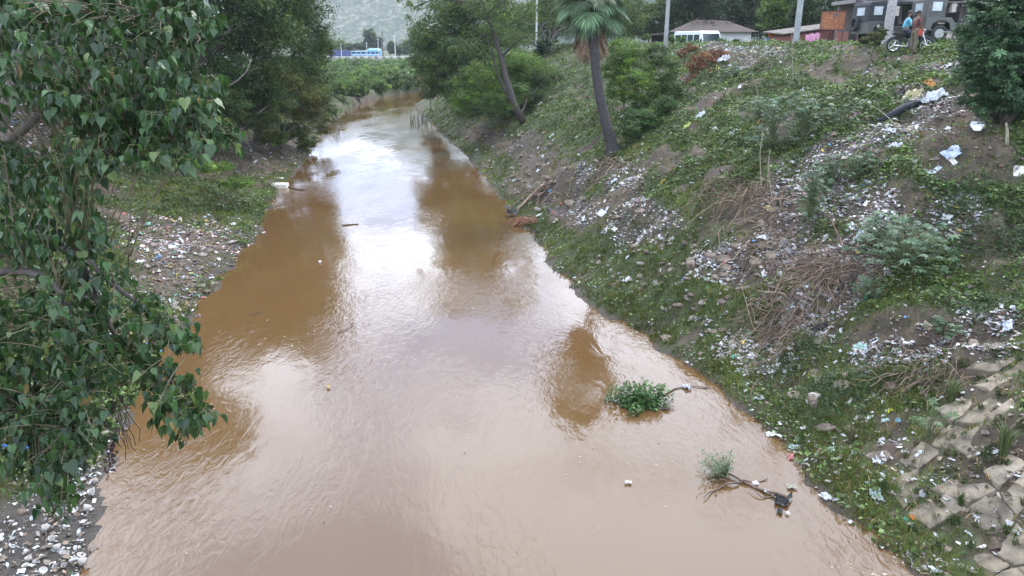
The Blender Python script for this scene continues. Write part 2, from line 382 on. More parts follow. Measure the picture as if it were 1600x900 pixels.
rr = t.nodes.new('ShaderNodeMapRange'); rr.inputs[1].default_value = .45; rr.inputs[3].default_value = .95; rr.inputs[4].default_value = .08; link(t, sp.outputs[2], rr.inputs[0]); link(t, rr.outputs[0], b.inputs['Roughness'])
bp = t.nodes.new('ShaderNodeBump'); bp.inputs['Strength'].default_value = .8; bp.inputs['Distance'].default_value = .12
link(t, noise(5, 10, .7).outputs['Fac'], bp.inputs['Height']); link(t, bp.outputs[0], b.inputs['Normal'])
mb.build('ground', MG, smooth=True, label='littered earth banks and flat land', kind='structure')

# water sheet
P = np.array(RE + LE[::-1], float)
wx = np.linspace(-30, 60, 60); 
mb = MB(); mb.add([(-60, -25, 0), (420, -25, 0), (420, 160, 0), (-60, 160, 0)], [(0, 1, 2, 3)])
MW, t, b = newmat('muddy_water')
g = t.nodes.new('ShaderNodeNewGeometry')
mpn = t.nodes.new('ShaderNodeMapping'); mpn.inputs['Scale'].default_value = (1, .45, 1); link(t, g.outputs['Position'], mpn.inputs[0])
def wn(sc, det, rot=0, dist=0):
    n = t.nodes.new('ShaderNodeTexNoise'); n.inputs['Scale'].default_value = sc; n.inputs['Detail'].default_value = det; n.inputs['Distortion'].default_value = dist
    link(t, mpn.outputs[0], n.inputs['Vector']); return n
mc = ramp(wn(.25, 5, dist=.6).outputs['Fac'], [(.3, (.096, .053, .021)), (.7, (.116, .067, .028))])
link(t, mc.outputs[0], b.inputs['Base Color']); b.inputs['Roughness'].default_value = .035; b.inputs['IOR'].default_value = 1.62
# ripples: patchy, calmer in places
b1 = t.nodes.new('ShaderNodeBump'); b1.inputs['Distance'].default_value = .10; b1.inputs['Strength'].default_value = .09
link(t, wn(1.1, 3, dist=1.2).outputs['Fac'], b1.inputs['Height'])
b2 = t.nodes.new('ShaderNodeBump'); b2.inputs['Distance'].default_value = .035
rp = ramp(wn(.35, 3).outputs['Fac'], [(.42, (.04,) * 3), (.68, (.42,) * 3)]); link(t, rp.outputs[0], b2.inputs['Strength'])
link(t, wn(5.5, 5, dist=1.6).outputs['Fac'], b2.inputs['Height']); link(t, b1.outputs[0], b2.inputs['Normal']); link(t, b2.outputs[0], b.inputs['Normal'])
mb.build('water', MW, label='brown muddy canal water', kind='structure')

# ------------------------------------------------------------------ hills
def hill(name, cx, cy, rx, ry, h, seed, label):
    n = 150; u = np.linspace(-1, 1, n); U, V = np.meshgrid(u, u); r = np.sqrt(U ** 2 + V ** 2)
    x = cx + U * rx; y = cy + V * ry
    ridg = 1 - np.abs(fbm(x * .004, y * .004, seed, 5) - .5) * 2
    z = h * np.clip(1 - r, 0, 1) ** .8 * (.55 + .6 * ridg) + (fbm(x * .03, y * .03, seed + 3, 4) - .5) * h * .16 * np.clip(1.0 - r, 0, 1) ** .5
    z = z - 3 * (r > .98)
    i = np.arange(n * n).reshape(n, n); q = np.stack([i[:-1, :-1], i[:-1, 1:], i[1:, 1:], i[1:, :-1]], -1).reshape(-1, 4)
    mb = MB().add(np.stack([x, y, z], -1).reshape(-1, 3), q)
    m, t, b = newmat(name)
    tcn = t.nodes.new('ShaderNodeNewGeometry')
    no = t.nodes.new('ShaderNodeTexNoise'); no.inputs['Scale'].default_value = .11; no.inputs['Detail'].default_value = 10; no.inputs['Roughness'].default_value = .72
    link(t, tcn.outputs['Position'], no.inputs['Vector'])
    rp = t.nodes.new('ShaderNodeValToRGB'); e = rp.color_ramp.elements
    e[0].position = .42; e[0].color = (.04, .07, .03, 1); e[1].position = .66; e[1].color = (.34, .31, .26, 1)
    x1 = e.new(.5); x1.color = (.075, .105, .045, 1); x2 = e.new(.57); x2.color = (.15, .15, .10, 1)
    link(t, no.outputs['Fac'], rp.inputs[0]); link(t, rp.outputs[0], b.inputs['Base Color']); b.inputs['Roughness'].default_value = .95
    bp = t.nodes.new('ShaderNodeBump'); bp.inputs['Distance'].default_value = 8; link(t, no.outputs['Fac'], bp.inputs['Height']); link(t, bp.outputs[0], b.inputs['Normal'])
    return mb.build(name, m, smooth=True, label=label, kind='structure'), rp
hill('hill', -130, 1350, 420, 420, 190, 3, 'pale rocky hill with scrub')
o_, rp_ = hill('hill', 120, 760, 260, 200, 62, 8, 'low dark green wooded hill')
for e in rp_.color_ramp.elements: e.color = (e.color[0] * .35, e.color[1] * .5, e.color[2] * .42, 1)
hill('hill', 420, 1500, 500, 400, 175, 12, 'bluish hill far to one side')
# ------------------------------------------------------------------ foliage tools
LEAF_V = np.array([[0, -.5, 0], [.26, 0, .06], [0, .5, -.05], [-.26, 0, .06]], float); LEAF_F = np.array([[0, 1, 2, 3]])
SPR_V = np.array([[0, -.5, 0], [.14, -.1, .05], [.0, .5, 0], [-.14, -.1, .05], [.1, -.45, 0], [.5, .0, .1], [.2, .05, .05], [-.1, -.45, 0], [-.5, .1, .08], [-.22, .1, .0]], float)
SPR_F = [np.array([[0, 1, 2, 3]]), np.array([[4, 5, 6], [7, 8, 9]])]
def vary(n, c, v=.25, hue=.12):
    c = np.asarray(c, float); k = np.exp(rng.normal(0, v, n))[:, None]; h = 1 + rng.normal(0, hue, (n, 3)) * (1, .35, 1)
    return np.clip(c * k * h, .002, .9)
def crown_pts(lobes, n, clump=.28, shell=.55):
    n = int(n * 1.8)
    """leaf points in clumps spread over the lobes"""
    vol = np.array([l[3] * l[4] * l[5] for l in lobes]) ** .67; vol /= vol.sum()
    P, C = [], []
    for l, k in zip(lobes, vol):
        m = max(int(n * k), 10); nc = max(6, int(26 * (l[3] / max(clump * 3, .5)) ** .5) * 2)
        d = rng.normal(size=(nc, 3)); d /= np.linalg.norm(d, axis=1)[:, None]; r = rng.uniform(shell, 1.0, nc) ** .8 * rng.uniform(.85, 1.15, nc)
        cc = d * r[:, None] * (l[3], l[4], l[5]) + (l[0], l[1], l[2])
        cs = rng.uniform(.6, 1.4, nc) * clump * (l[3] + l[5]) / 2
        w_ = cs ** 2; i = rng.choice(nc, m, p=w_ / w_.sum())
        p = cc[i] + rng.normal(size=(m, 3)) * cs[i][:, None] * (.55, .55, .32)
        P.append(p); C.append(i + len(C) * 1000)
    return np.concatenate(P), np.concatenate(C)
def foliage(mb, P, C, size, cols, cv=.28, up=.9, tmpl=(LEAF_V, LEAF_F)):
    n = len(P); cols = np.asarray(cols, float) * (1.6, 1.5, .98)
    u, inv = np.unique(C, return_inverse=True)
    base = cols[rng.integers(0, len(cols), len(u))][inv] * np.exp(rng.normal(0, cv, len(u)))[inv][:, None]
    c = np.clip(base * np.exp(rng.normal(0, .2, n))[:, None] * (1 + rng.normal(0, .07, (n, 3))), .003, .9)
    m = rotmats(n, tilt=np.abs(rng.normal(0, up, n)), sc=size * rng.uniform(.6, 1.35, n))
    tf = tmpl[1] if isinstance(tmpl[1], list) else [tmpl[1]]
    if len(tf) == 1: mb.inst(tmpl[0], tf[0], P, m, c)
    else:
        mb.inst(tmpl[0][:4], tf[0], P, m, c); mb.inst(tmpl[0][4:], tf[1] - 4, P, m, c)
def branchy(mb, base, tips, r0, c, wig=.12, sides=6):
    base = np.asarray(base, float)
    for t_ in tips:
        t_ = np.asarray(t_, float); L = np.linalg.norm(t_ - base); n = 8
        s_ = np.linspace(0, 1, n)[:, None]; mid = base + (t_ - base) * s_
        mid[:, :2] = base[:2] + (t_ - base)[:2] * (s_ ** 1.5); mid += rng.normal(size=(n, 3)) * L * wig * .18 * np.sin(np.pi * s_)
        mb.tube(mid, np.linspace(r0, r0 * .18, n), sides, c)
        for k in range(3):
            j = rng.integers(3, n - 1); e = mid[j] + rng.normal(size=3) * L * .16 + (0, 0, L * .1)
            mb.tube(np.linspace(mid[j], e, 4) + rng.normal(size=(4, 3)) * .03 * L * wig, np.linspace(r0 * .4, r0 * .08, 4), 4, c)
G_DARK = [(.022, .045, .018), (.03, .058, .02), (.018, .038, .018), (.04, .066, .024)]
G_MID = [(.04, .08, .02), (.05, .095, .025), (.035, .07, .022), (.062, .105, .03)]
G_LIGHT = [(.085, .15, .03), (.065, .125, .03), (.10, .165, .04), (.05, .1, .028)]
G_OLIVE = [(.06, .075, .03), (.05, .062, .026), (.075, .09, .035), (.085, .085, .04)]
BARK = (.08, .065, .055)
def px_lobe(px, py, depth, rx, rz, ry=None):
    c = at(px, py, depth); s = depth / FPX; return (c[0], c[1], c[2], rx * s, (ry or rx) * s, rz * s)
def tree(name, label, cat, lobes, n, size, cols, base=None, r0=.18, group=None, kind_leaf=(LEAF_V, LEAF_F), clump=.25, cv=.28, bark=BARK, shell=.5, z0=None):
    L = [px_lobe(*l) for l in lobes]
    if base is None: base = (np.mean([l[0] for l in L]), np.mean([l[1] for l in L]))
    bz = (H1(*base) if z0 is None else z0) - .1
    root = empty(name, (base[0], base[1], bz), label=label, cat=cat, group=group)
    org = (base[0], base[1], bz); inv = MB()
    lo = min(l[2] for l in L); fork = np.array([base[0], base[1], max(bz + .3, bz + (lo - bz) * .35)])
    inv.tube([(base[0], base[1], bz), tuple((np.array(org) + fork) / 2 + (.03, .02, 0)), tuple(fork)], [r0 * 1.3, r0 * 1.05, r0 * .9], 8, bark)
    branchy(inv, fork, [(l[0], l[1], l[2] + l[5] * .2) for l in L], r0 * .6, bark)
    o = inv.build('trunk', M_BARK, root, True, origin=org); o.location = (0, 0, 0)
    P, C = crown_pts(L, n, clump, shell); keep = P[:, 2] > np.maximum(Hh(P[:, 0], P[:, 1]), 0) + .03; P, C = P[keep], C[keep]
    mb = MB(); foliage(mb, P, C, size, cols, cv, tmpl=kind_leaf)
    o = mb.build('crown', M_LEAF, root, origin=org); o.location = (0, 0, 0)
    return root

# ------------------------------------------------------------------ trees of the left bank
tree('broadleaf_tree', 'tall dense dark tree over the water on the left bank', 'tree',
     [(310, 0, 52, 130, 110), (430, 0, 52, 80, 80), (330, -20, 46, 80, 90), (400, 20, 46, 75, 70), (300, 90, 44, 60, 60), (380, 110, 47, 60, 50), (440, -50, 48, 60, 70), (260, 20, 42, 60, 80)], 60000, .19, G_DARK + [(.045, .075, .03)], base=(-19.5, 44), r0=.35, shell=.35)
tree('understorey_bush', 'dense dark thicket on the left slope behind the hanging branch', 'bush', [(300, 140, 41, 50, 40), (260, 190, 39, 50, 30), (350, 130, 44, 50, 40), (400, 150, 47, 50, 36), (230, 150, 38, 50, 40)], 22000, .15, G_DARK, base=(-18.5, 40), r0=.1, shell=.2)
tree('broadleaf_tree', 'tall spreading tree leaning out over the canal below the pale rocky hill', 'tree',
     [(450, 25, 55, 55, 60), (490, 60, 56, 32, 45), (420, -70, 56, 80, 60), (470, 110, 55, 45, 35), (505, 75, 57, 18, 16)], 24000, .17, [(.04, .075, .028), (.03, .06, .026), (.05, .085, .03)], base=(-19, 56), r0=.3, shell=.35)
tree('waterside_bush', 'olive green bush drooping to the water at the foot of the left trees', 'bush',
     [(455, 150, 54, 50, 45), (420, 130, 52, 50, 50), (490, 160, 56, 32, 38), (400, 175, 50, 40, 26), (505, 190, 60, 18, 20)], 24000, .14, G_OLIVE + [(.05, .08, .03), (.04, .07, .025)], base=(-16.4, 53), r0=.14, shell=.3)
tree('broadleaf_tree', 'dark tree further up the left bank, half hidden behind the heart-leaved tree', 'tree',
     [(200, 10, 36, 80, 80), (150, 60, 36, 70, 70), (260, 120, 38, 50, 45), (90, -10, 38, 90, 70)], 36000, .16, G_DARK, base=(-21, 37), r0=.3, shell=.35)
tree('understorey_bush', 'low dark bush under the left trees above the dumped earth', 'bush',
     [(350, 165, 43, 40, 22), (310, 150, 42, 40, 30), (400, 190, 47, 34, 16), (330, 195, 40, 30, 14)], 12000, .13, G_DARK + G_OLIVE[:1], base=(-17, 41.5), r0=.08)
tree('overhanging_tree', 'tall tree arching above the heart-leaved tree at the top left', 'tree', [(150, -70, 32, 120, 80), (40, -40, 31, 120, 90), (230, -90, 33, 90, 70), (60, 60, 30, 80, 60)], 26000, .15, G_DARK, base=(-19, 28), r0=.3, shell=.3)
# bare dead limbs showing among the left trees
for lab, pts, r in [('bare grey limb slanting up in front of the dark left trees', [(330, 150, 43), (350, 138, 43), (372, 125, 43.2), (385, 112, 43.5), (393, 92, 43.6)], .07),
                    ('short pale broken limb upright among the dark left trees', [(300, 85, 40), (306, 70, 40), (316, 55, 40.2)], .05),
                    ('dark fallen limb leaning over the rubble under the left trees', [(378, 205, 46), (400, 180, 46.5), (425, 160, 47)], .09)]:
    mb = MB(); mb.tube([at(*p) for p in pts], np.linspace(r, r * .35, len(pts)), 6, (.17, .14, .12))
    mb.tube([at(*pts[-2]), at(pts[-2][0] + 20, pts[-2][1] - 6, pts[-2][2])], [r * .4, r * .15], 5, (.17, .14, .12))
    o = mb.build('bare_branch', M_BARK, smooth=True, label=lab, cat='branch')

tree('waterside_bush', 'bright leafy bush spilling to the water just above the foam box', 'bush', [(455, 205, 56, 26, 14), (478, 222, 57, 16, 12), (430, 215, 52, 24, 12)], 8000, .13, G_MID + G_OLIVE, base=(-17.2, 53), r0=.05)
tree('waterside_bush', 'low pale green bush at the left shore before the bend', 'bush', [(515, 175, 84, 12, 12), (530, 160, 95, 12, 10), (500, 185, 76, 10, 10), (545, 152, 104, 10, 8)], 6000, .2, G_MID + G_OLIVE, base=(-21, 84), r0=.05)
tree('waterside_bush', 'bright green creeper mound on the left bank below the dumped earth', 'bush', [(330, 262, 35, 30, 8), (370, 285, 36, 26, 7), (290, 255, 33, 26, 8)], 7000, .08, G_LIGHT + G_MID, base=(-13.6, 34.5), r0=.02)
# ------------------------------------------------------------------ trees of the far right bank
tree('broadleaf_tree', 'big round dark tree at the bend on the right bank', 'tree',
     [(705, 60, 70, 55, 60), (740, 20, 70, 60, 55), (690, 100, 70, 40, 30), (665, 85, 72, 24, 22), (760, 80, 69, 50, 45), (720, -40, 72, 60, 40), (668, 55, 72, 26, 22), (650, 95, 74, 14, 10), (690, 128, 72, 30, 18), (715, 145, 68, 30, 18)], 42000, .24, [(.05, .085, .028), (.04, .07, .026), (.06, .10, .03), (.035, .06, .025)], base=(-3.2, 71), r0=.4, shell=.4)
tree('roadside_tree', 'light green tree behind the leaning trunk and the thin poles', 'tree',
     [(800, 10, 82, 50, 50), (840, 40, 84, 45, 35), (860, 0, 84, 40, 50), (790, 60, 80, 30, 20), (905, 20, 86, 40, 45), (970, 10, 88, 50, 50)], 26000, .24, [(.06, .10, .035), (.075, .12, .04), (.05, .085, .034)], base=(4, 85), r0=.25, shell=.35, z0=7)
tree('yellow_green_shrub', 'bright yellow green shrub beneath the leaning tree at the water side', 'shrub',
     [(745, 130, 58, 40, 30), (790, 105, 60, 45, 30), (830, 110, 62, 40, 30), (730, 160, 57, 30, 20), (780, 150, 58, 40, 24)], 24000, .15, G_LIGHT + G_MID[:2], base=(-.5, 59.5), r0=.1, shell=.3)
tree('waterside_bush', 'dark green bush at the foot of the leaning trunk', 'bush',
     [(770, 165, 55, 35, 20), (800, 150, 57, 30, 24), (850, 130, 60, 35, 22), (830, 155, 58, 24, 18)], 12000, .13, G_DARK + G_MID[:2], base=(.6, 57), r0=.08)
tree('understorey_bush', 'small very dark bush near the crest left of the palm', 'bush', [(850, 72, 66, 13, 12), (842, 84, 66, 10, 8)], 2600, .16, [(.012, .03, .02), (.018, .038, .022)], r0=.05)
tree('waterside_bush', 'grey green scrub at the river bend below the big round tree', 'bush', [(672, 140, 84, 18, 16), (685, 128, 82, 18, 18), (660, 128, 90, 10, 8)], 4000, .2, G_OLIVE, r0=.06)

# leaning tree with thin crown
lt = pick(818, 192); root = empty('leaning_tree', lt, label='slim forked tree leaning left over the yellow green shrub', cat='tree')
D0 = 60 if lt is None else lt[1] * 1.0
dl_ = (lt[1] * math.cos(PITCH) + (CAM_H - lt[2]) * math.sin(PITCH))
mb = MB()
def lim(pts, r): 
    q = np.array([at(a, b_, dl_ + c) for a, b_, c in pts]); mb.tube(q, np.linspace(r[0], r[1], len(q)), 8, (.045, .038, .033)); return q
lim([(818, 192, 0), (802, 160, 0), (790, 120, 0), (783, 90, 0), (772, 55, 0), (762, 22, 0), (750, -10, 0), (742, -60, 0)], (.26, .1))
lim([(800, 158, 0), (788, 140, .4), (775, 108, .4), (768, 75, .3), (755, 50, 0)], (.14, .04))
lim([(785, 88, 0), (800, 72, 0), (815, 60, 0), (840, 50, .4)], (.10, .03)); lim([(762, 20, 0), (790, 0, 0), (820, -30, 0)], (.08, .03))
lim([(755, 5, 0), (720, 2, 0), (680, -2, 0), (650, 10, 0)], (.09, .03)); lim([(770, 50, 0), (740, 62, 0), (700, 68, .5)], (.07, .02)); lim([(750, -5, 0), (700, -40, 0), (640, -20, 0)], (.08, .03))
o = mb.build('trunk', M_BARK, root, True, origin=lt); o.location = (0, 0, 0)
L = [px_lobe(*l) for l in [(650, 8, dl_, 22, 10), (690, 8, dl_, 25, 10), (760, 10, dl_, 40, 22), (810, 60, dl_, 35, 16), (730, 70, dl_, 35, 14), (770, 45, dl_, 30, 16), (625, -4, dl_, 14, 8), (790, -40, dl_, 60, 30), (700, -40, dl_, 60, 25), (820, 20, dl_, 28, 18), (640, 28, dl_, 10, 6)]]
P, C = crown_pts(L, 9000, .25, .3); mb = MB(); foliage(mb, P, C, .15, [(.05, .085, .035), (.065, .1, .04)]); o = mb.build('crown', M_LEAF, root, origin=lt); o.location = (0, 0, 0)

# ------------------------------------------------------------------ shrubs beside the palm
for k, (nm, lab, cat, lobes, n, sz, cols) in enumerate([
    ('roadside_shrub', 'light green feathery shrub just right of the palm crown', 'shrub', [(975, 80, 41, 30, 22), (985, 110, 41, 35, 24), (960, 110, 41, 20, 25), (1000, 140, 40, 30, 26), (965, 140, 40, 20, 20)], 15000, .09, G_LIGHT + G_MID + G_MID),
    ('roadside_shrub', 'mid green airy shrub between the light shrub and the dead brown bush', 'shrub', [(1035, 110, 41, 30, 28), (1050, 150, 40, 22, 26), (1025, 85, 42, 22, 16)], 9000, .09, G_MID + G_DARK),
    ('roadside_shrub', 'dark green shrub low down beside the palm trunk', 'shrub', [(1000, 190, 36, 28, 20), (1025, 195, 36, 26, 16), (1040, 170, 36.5, 22, 22), (985, 205, 35, 16, 14)], 12000, .085, [(.025, .055, .022), (.03, .065, .025), (.04, .08, .028)])]):
    tree(nm, lab, cat, lobes, n, sz, cols, r0=.05)
tree('dead_bush', 'rust brown dead bush lying high on the bank below the bus', 'bush', [(1095, 105, 44, 26, 20), (1085, 130, 43, 18, 12), (1120, 88, 45, 22, 10), (1110, 120, 43, 18, 12)], 9000, .09, [(.10, .045, .03), (.13, .06, .04), (.07, .035, .028), (.16, .09, .055)], r0=.04)
tree('dead_bush', 'small brown dead bush at the crest beside the grey pole', 'bush', [(1078, 76, 50, 14, 6), (1065, 84, 49, 8, 6)], 1300, .1, [(.11, .06, .04), (.08, .045, .03)], r0=.03)

# ------------------------------------------------------------------ trees behind the road
for lab, lobes, n, cols, sz in [
    ('huge dark tree spreading behind the white house', [(1120, 10, 85, 70, 45), (1180, 20, 84, 55, 40), (1080, 25, 86, 35, 30), (1150, -40, 86, 110, 40), (1215, 10, 84, 40, 50), (1085, -5, 84, 34, 26)], 34000, [(.022, .04, .022), (.03, .05, .027)], .3),
    ('pale green tree behind the grey pole and left of the house', [(1030, 30, 95, 30, 30), (1050, 10, 95, 30, 35), (1010, 45, 95, 14, 16)], 11000, [(.07, .11, .045), (.06, .095, .04)], .28),
    ('mid green tree rising behind the left end of the brick shed', [(1220, 20, 62, 30, 40), (1215, 50, 62, 18, 18), (1240, 0, 62, 30, 30)], 12000, [(.05, .085, .03), (.06, .1, .035)], .2),
    ('dark green drooping tree behind the brick shed and rusty board', [(1280, 10, 58, 40, 40), (1320, 15, 58, 32, 45), (1255, 40, 60, 22, 16)], 17000, [(.025, .045, .024), (.032, .056, .03)], .19),
    ('dark tree behind the parked jeeps', [(1370, -20, 56, 50, 30), (1440, -20, 58, 50, 40), (1520, 10, 52, 60, 50), (1580, 0, 50, 50, 60)], 17000, G_DARK, .2),
    ('green tree at the road behind the palm crown', [(960, 35, 92, 40, 30), (925, 45, 92, 30, 22), (900, 10, 95, 50, 30), (985, 20, 95, 22, 40)], 14000, [(.045, .08, .03), (.055, .09, .034)], .28)]:
    tree('roadside_tree', lab, 'tree', lobes, n, sz, cols, r0=.3, z0=6.7)

# ------------------------------------------------------------------ fan palm
pb = pick(958, 240); dp = pb[1] * math.cos(PITCH) + (CAM_H - pb[2]) * math.sin(PITCH)
palm = empty('fan_palm', pb, label='fan palm with a curved dark trunk and a skirt of dead brown fronds', cat='palm tree')
sp_ = np.array([at(960, 246, dp), at(956, 225, dp), at(946, 190, dp), at(937, 150, dp), at(931, 110, dp), at(927, 60, dp), at(925, -12, dp)])
tt = np.linspace(0, 6, 60); spl = np.stack([np.interp(tt, range(7), sp_[:, i]) for i in range(3)], 1)
ringr = np.interp(tt, [0, .5, 1, 3, 6], [.5, .38, .29, .24, .22]) + .018 * np.sin(tt * 28)
mb = MB(); mb.tube(spl, ringr, 12, (.032, .028, .027)); o = mb.build('trunk', M_BARK, palm, True, origin=pb); o.location = (0, 0, 0)
top = sp_[-1] + (0, 0, .25)
def fan(mb, base, dirv, plen, fr, droop, col, nseg=26, spread=2.6):
    d = np.asarray(dirv, float); d /= np.linalg.norm(d); side = np.cross(d, (0, 0, 1)); side /= np.linalg.norm(side) + 1e-6; upv = np.cross(side, d)
    hub = base + d * plen + np.array([0, 0, -droop * plen * .25]); d2 = d + np.array([0, 0, -droop * .6]); d2 /= np.linalg.norm(d2)
    mb.tube([base, (base + hub) / 2 + (0, 0, .04), hub], [.035, .028, .02], 5, np.array(col) * (1.3, 1.2, .9))
    side = np.cross(d2, upv); side /= np.linalg.norm(side); upv = np.cross(side, d2)
    for k in range(nseg):
        a = (k / (nseg - 1) - .5) * spread; L = fr * (1 - .28 * abs(a) / (spread / 2)) * rng.uniform(.9, 1.05)
        u = d2 * math.cos(a) + side * math.sin(a) + upv * (.12 * abs(a)); w_ = np.cross(u, upv); w_ /= np.linalg.norm(w_)
        fold = upv * .02 * (1 if k % 2 else -1)
        p0 = hub; p1 = hub + u * L * .55 + fold; p2 = hub + u * L * .82 + np.array([0, 0, -droop * .16 * fr]); p3 = hub + u * L + np.array([0, 0, -(droop * .5 + .12) * .55 * fr])
        ww = L * .6 * spread / nseg * .8
        c = np.array(col) * math.exp(rng.normal(0, .25)) * (1 + .5 * (k % 2))
        mb.add([p0, p1 - w_ * ww, p1 + w_ * ww, p2 - w_ * ww * .55, p2 + w_ * ww * .55, p3], [(0, 1, 2), (1, 3, 4, 2), (3, 5, 4)], c)
nf = 64
for k in range(nf):
    az = k * 2.39996; el = 1.35 - 2.45 * (k / nf) ** .7 + rng.normal(0, .08)
    mb = MB(); b0 = top + np.array([math.cos(az), math.sin(az), 0]) * .12 + (0, 0, .4 - .9 * k / nf)
    fan(mb, b0, (math.cos(az) * math.cos(el), math.sin(az) * math.cos(el), math.sin(el)), rng.uniform(.8, 1.35), rng.uniform(1.05, 1.3), max(.05, .35 - abs(el) * .2), np.array((.07, .115, .06)) * math.exp(rng.normal(0, .3)))
    o = mb.build('frond', M_LEAF, palm, origin=pb); o.location = (0, 0, 0)
for k in range(40):
    az = k * 2.39996 + 1; el = -.8 - .55 * rng.uniform()
    mb = MB(); b0 = top + np.array([math.cos(az), math.sin(az), 0]) * .1 + (0, 0, -1.0 - 1.0 * k / 40)
    fan(mb, b0, (math.cos(az) * math.cos(el), math.sin(az) * math.cos(el), math.sin(el)), rng.uniform(.35, .55), rng.uniform(.95, 1.25), .5, (.15, .1, .065), nseg=22, spread=1.5)
    o = mb.build('dead_frond', M_STRAW, palm, origin=pb); o.location = (0, 0, 0)

# ------------------------------------------------------------------ heart-leaved tree in the foreground
HL_V = []; 
_o = [(0, -.02), (.16, -.10), (.34, -.04), (.42, .14), (.36, .38), (.2, .6), (.07, .8), (0, 1.08)]
for s_ in (1, -1):
    for i, (a_, b_) in enumerate(_o): HL_V.append((a_ * s_, b_, abs(a_) * .32 - .10 * b_ * b_ + (.03 if i % 2 else 0)))
HL_V = np.array(HL_V); HL_V[:, 1] *= .95
HL_F = [(0, 1, 2, 3, 4, 5, 6, 7)]
HLt = np.array([[0, 1, 2], [0, 2, 3], [0, 3, 4], [0, 4, 5], [0, 5, 6], [0, 6, 7], [8, 10, 9], [8, 11, 10], [8, 12, 11], [8, 13, 12], [8, 14, 13], [8, 15, 14]])
outl = [(-60, -60), (310, -60), (335, 20), (345, 40), (305, 70), (300, 92), (345, 118), (330, 170), (378, 215), (370, 238), (330, 232), (270, 262), (205, 262), (188, 320), (172, 355), (165, 400), (205, 440), (300, 498), (318, 540), (298, 575), (325, 630), (337, 655), (300, 700), (262, 688), (235, 650), (225, 608), (185, 590), (170, 660), (150, 720), (118, 740), (112, 790), (92, 828), (62, 790), (20, 760), (-60, 740)]
holes = [[(-10, 150), (35, 140), (85, 185), (88, 225), (20, 240), (-10, 225)], [(120, 285), (205, 285), (225, 350), (165, 352)], [(-10, 405), (62, 408), (60, 468), (-10, 465)], [(165, 440), (215, 445), (210, 485), (175, 480)], [(60, 300), (100, 295), (95, 335), (60, 335)], [(-5, 690), (60, 700), (20, 720)], [(60, 590), (80, 590), (75, 630)]]
def inpoly(p, x, y):
    r = np.zeros(np.shape(x), bool)
    for (x0, y0), (x1, y1) in zip(p, p[1:] + p[:1]):
        if y0 != y1: r ^= ((y0 > y) != (y1 > y)) & (x < (x1 - x0) * (y - y0) / (y1 - y0) + x0)
    return r
tb = np.array([-9.2, 6.2, 0]); tb[2] = H1(tb[0], tb[1]) - .1
ht = empty('heart_leaved_tree', tb, label='heart-leaved tree hanging over the near left shore in the foreground', cat='tree')
def done(o): o.location = (0, 0, 0); return o
wood = MB(); BR = (.07, .058, .05)
fk = np.array([-8.6, 6.4, tb[2] + 2.6]); wood.tube([tb, tb + (.1, 0, 1.2), fk], [.34, .28, .22], 10, BR)
mains = [[(-140, 330, 7.4), (10, 225, 7.6), (52, 190, 7.7), (95, 140, 7.8), (170, 90, 7.6), (260, 95, 7.2)], [(-140, 330, 7.4), (-40, 60, 7.2), (60, 20, 7.0), (190, 25, 7.0), (290, 40, 7.0)],
         [(-140, 330, 7.4), (-30, 300, 7), (80, 270, 6.9), (200, 225, 7.0), (330, 215, 7.2)], [(-140, 430, 7.2), (-20, 400, 6.6), (60, 385, 6.5), (120, 390, 6.5), (170, 440, 6.5), (250, 500, 6.6), (300, 550, 6.7)],
         [(-140, 430, 7.2), (-40, 430, 6.3), (40, 420, 6.2), (95, 445, 6.2), (115, 510, 6.2), (120, 600, 6.2), (110, 690, 6.3)], [(-140, 430, 7.2), (-60, 560, 6.6), (0, 600, 6.5), (60, 660, 6.5)],
         [(95, 140, 7.8), (90, 60, 8), (80, -30, 8)], [(120, 390, 6.5), (150, 470, 6.7), (200, 560, 6.8), (260, 620, 6.8), (310, 650, 6.8)]]
MP = []
for m_ in mains:
    q = np.array([at(*p) for p in m_]); tq = np.linspace(0, len(q) - 1, 26)
    q = np.stack([np.interp(tq, range(len(q)), q[:, i]) for i in range(3)], 1)
    for _ in range(3): q[1:-1] = (q[:-2] + q[1:-1] * 2 + q[2:]) / 4
    r0 = .05 if m_[0][0] < 0 else .03
    wood.tube(q, np.linspace(r0, .008, len(q)) * (1 if m_[1][0] != 10 else 1.15), 7, BR); MP.append(q)
wood.tube([fk, at(-140, 330, 7.4)], [.2, .055], 8, BR); wood.tube([fk, at(-140, 430, 7.2)], [.18, .055], 8, BR)
allp = np.concatenate(MP)
LP, LM, LC = [], [], []
nsp = 0
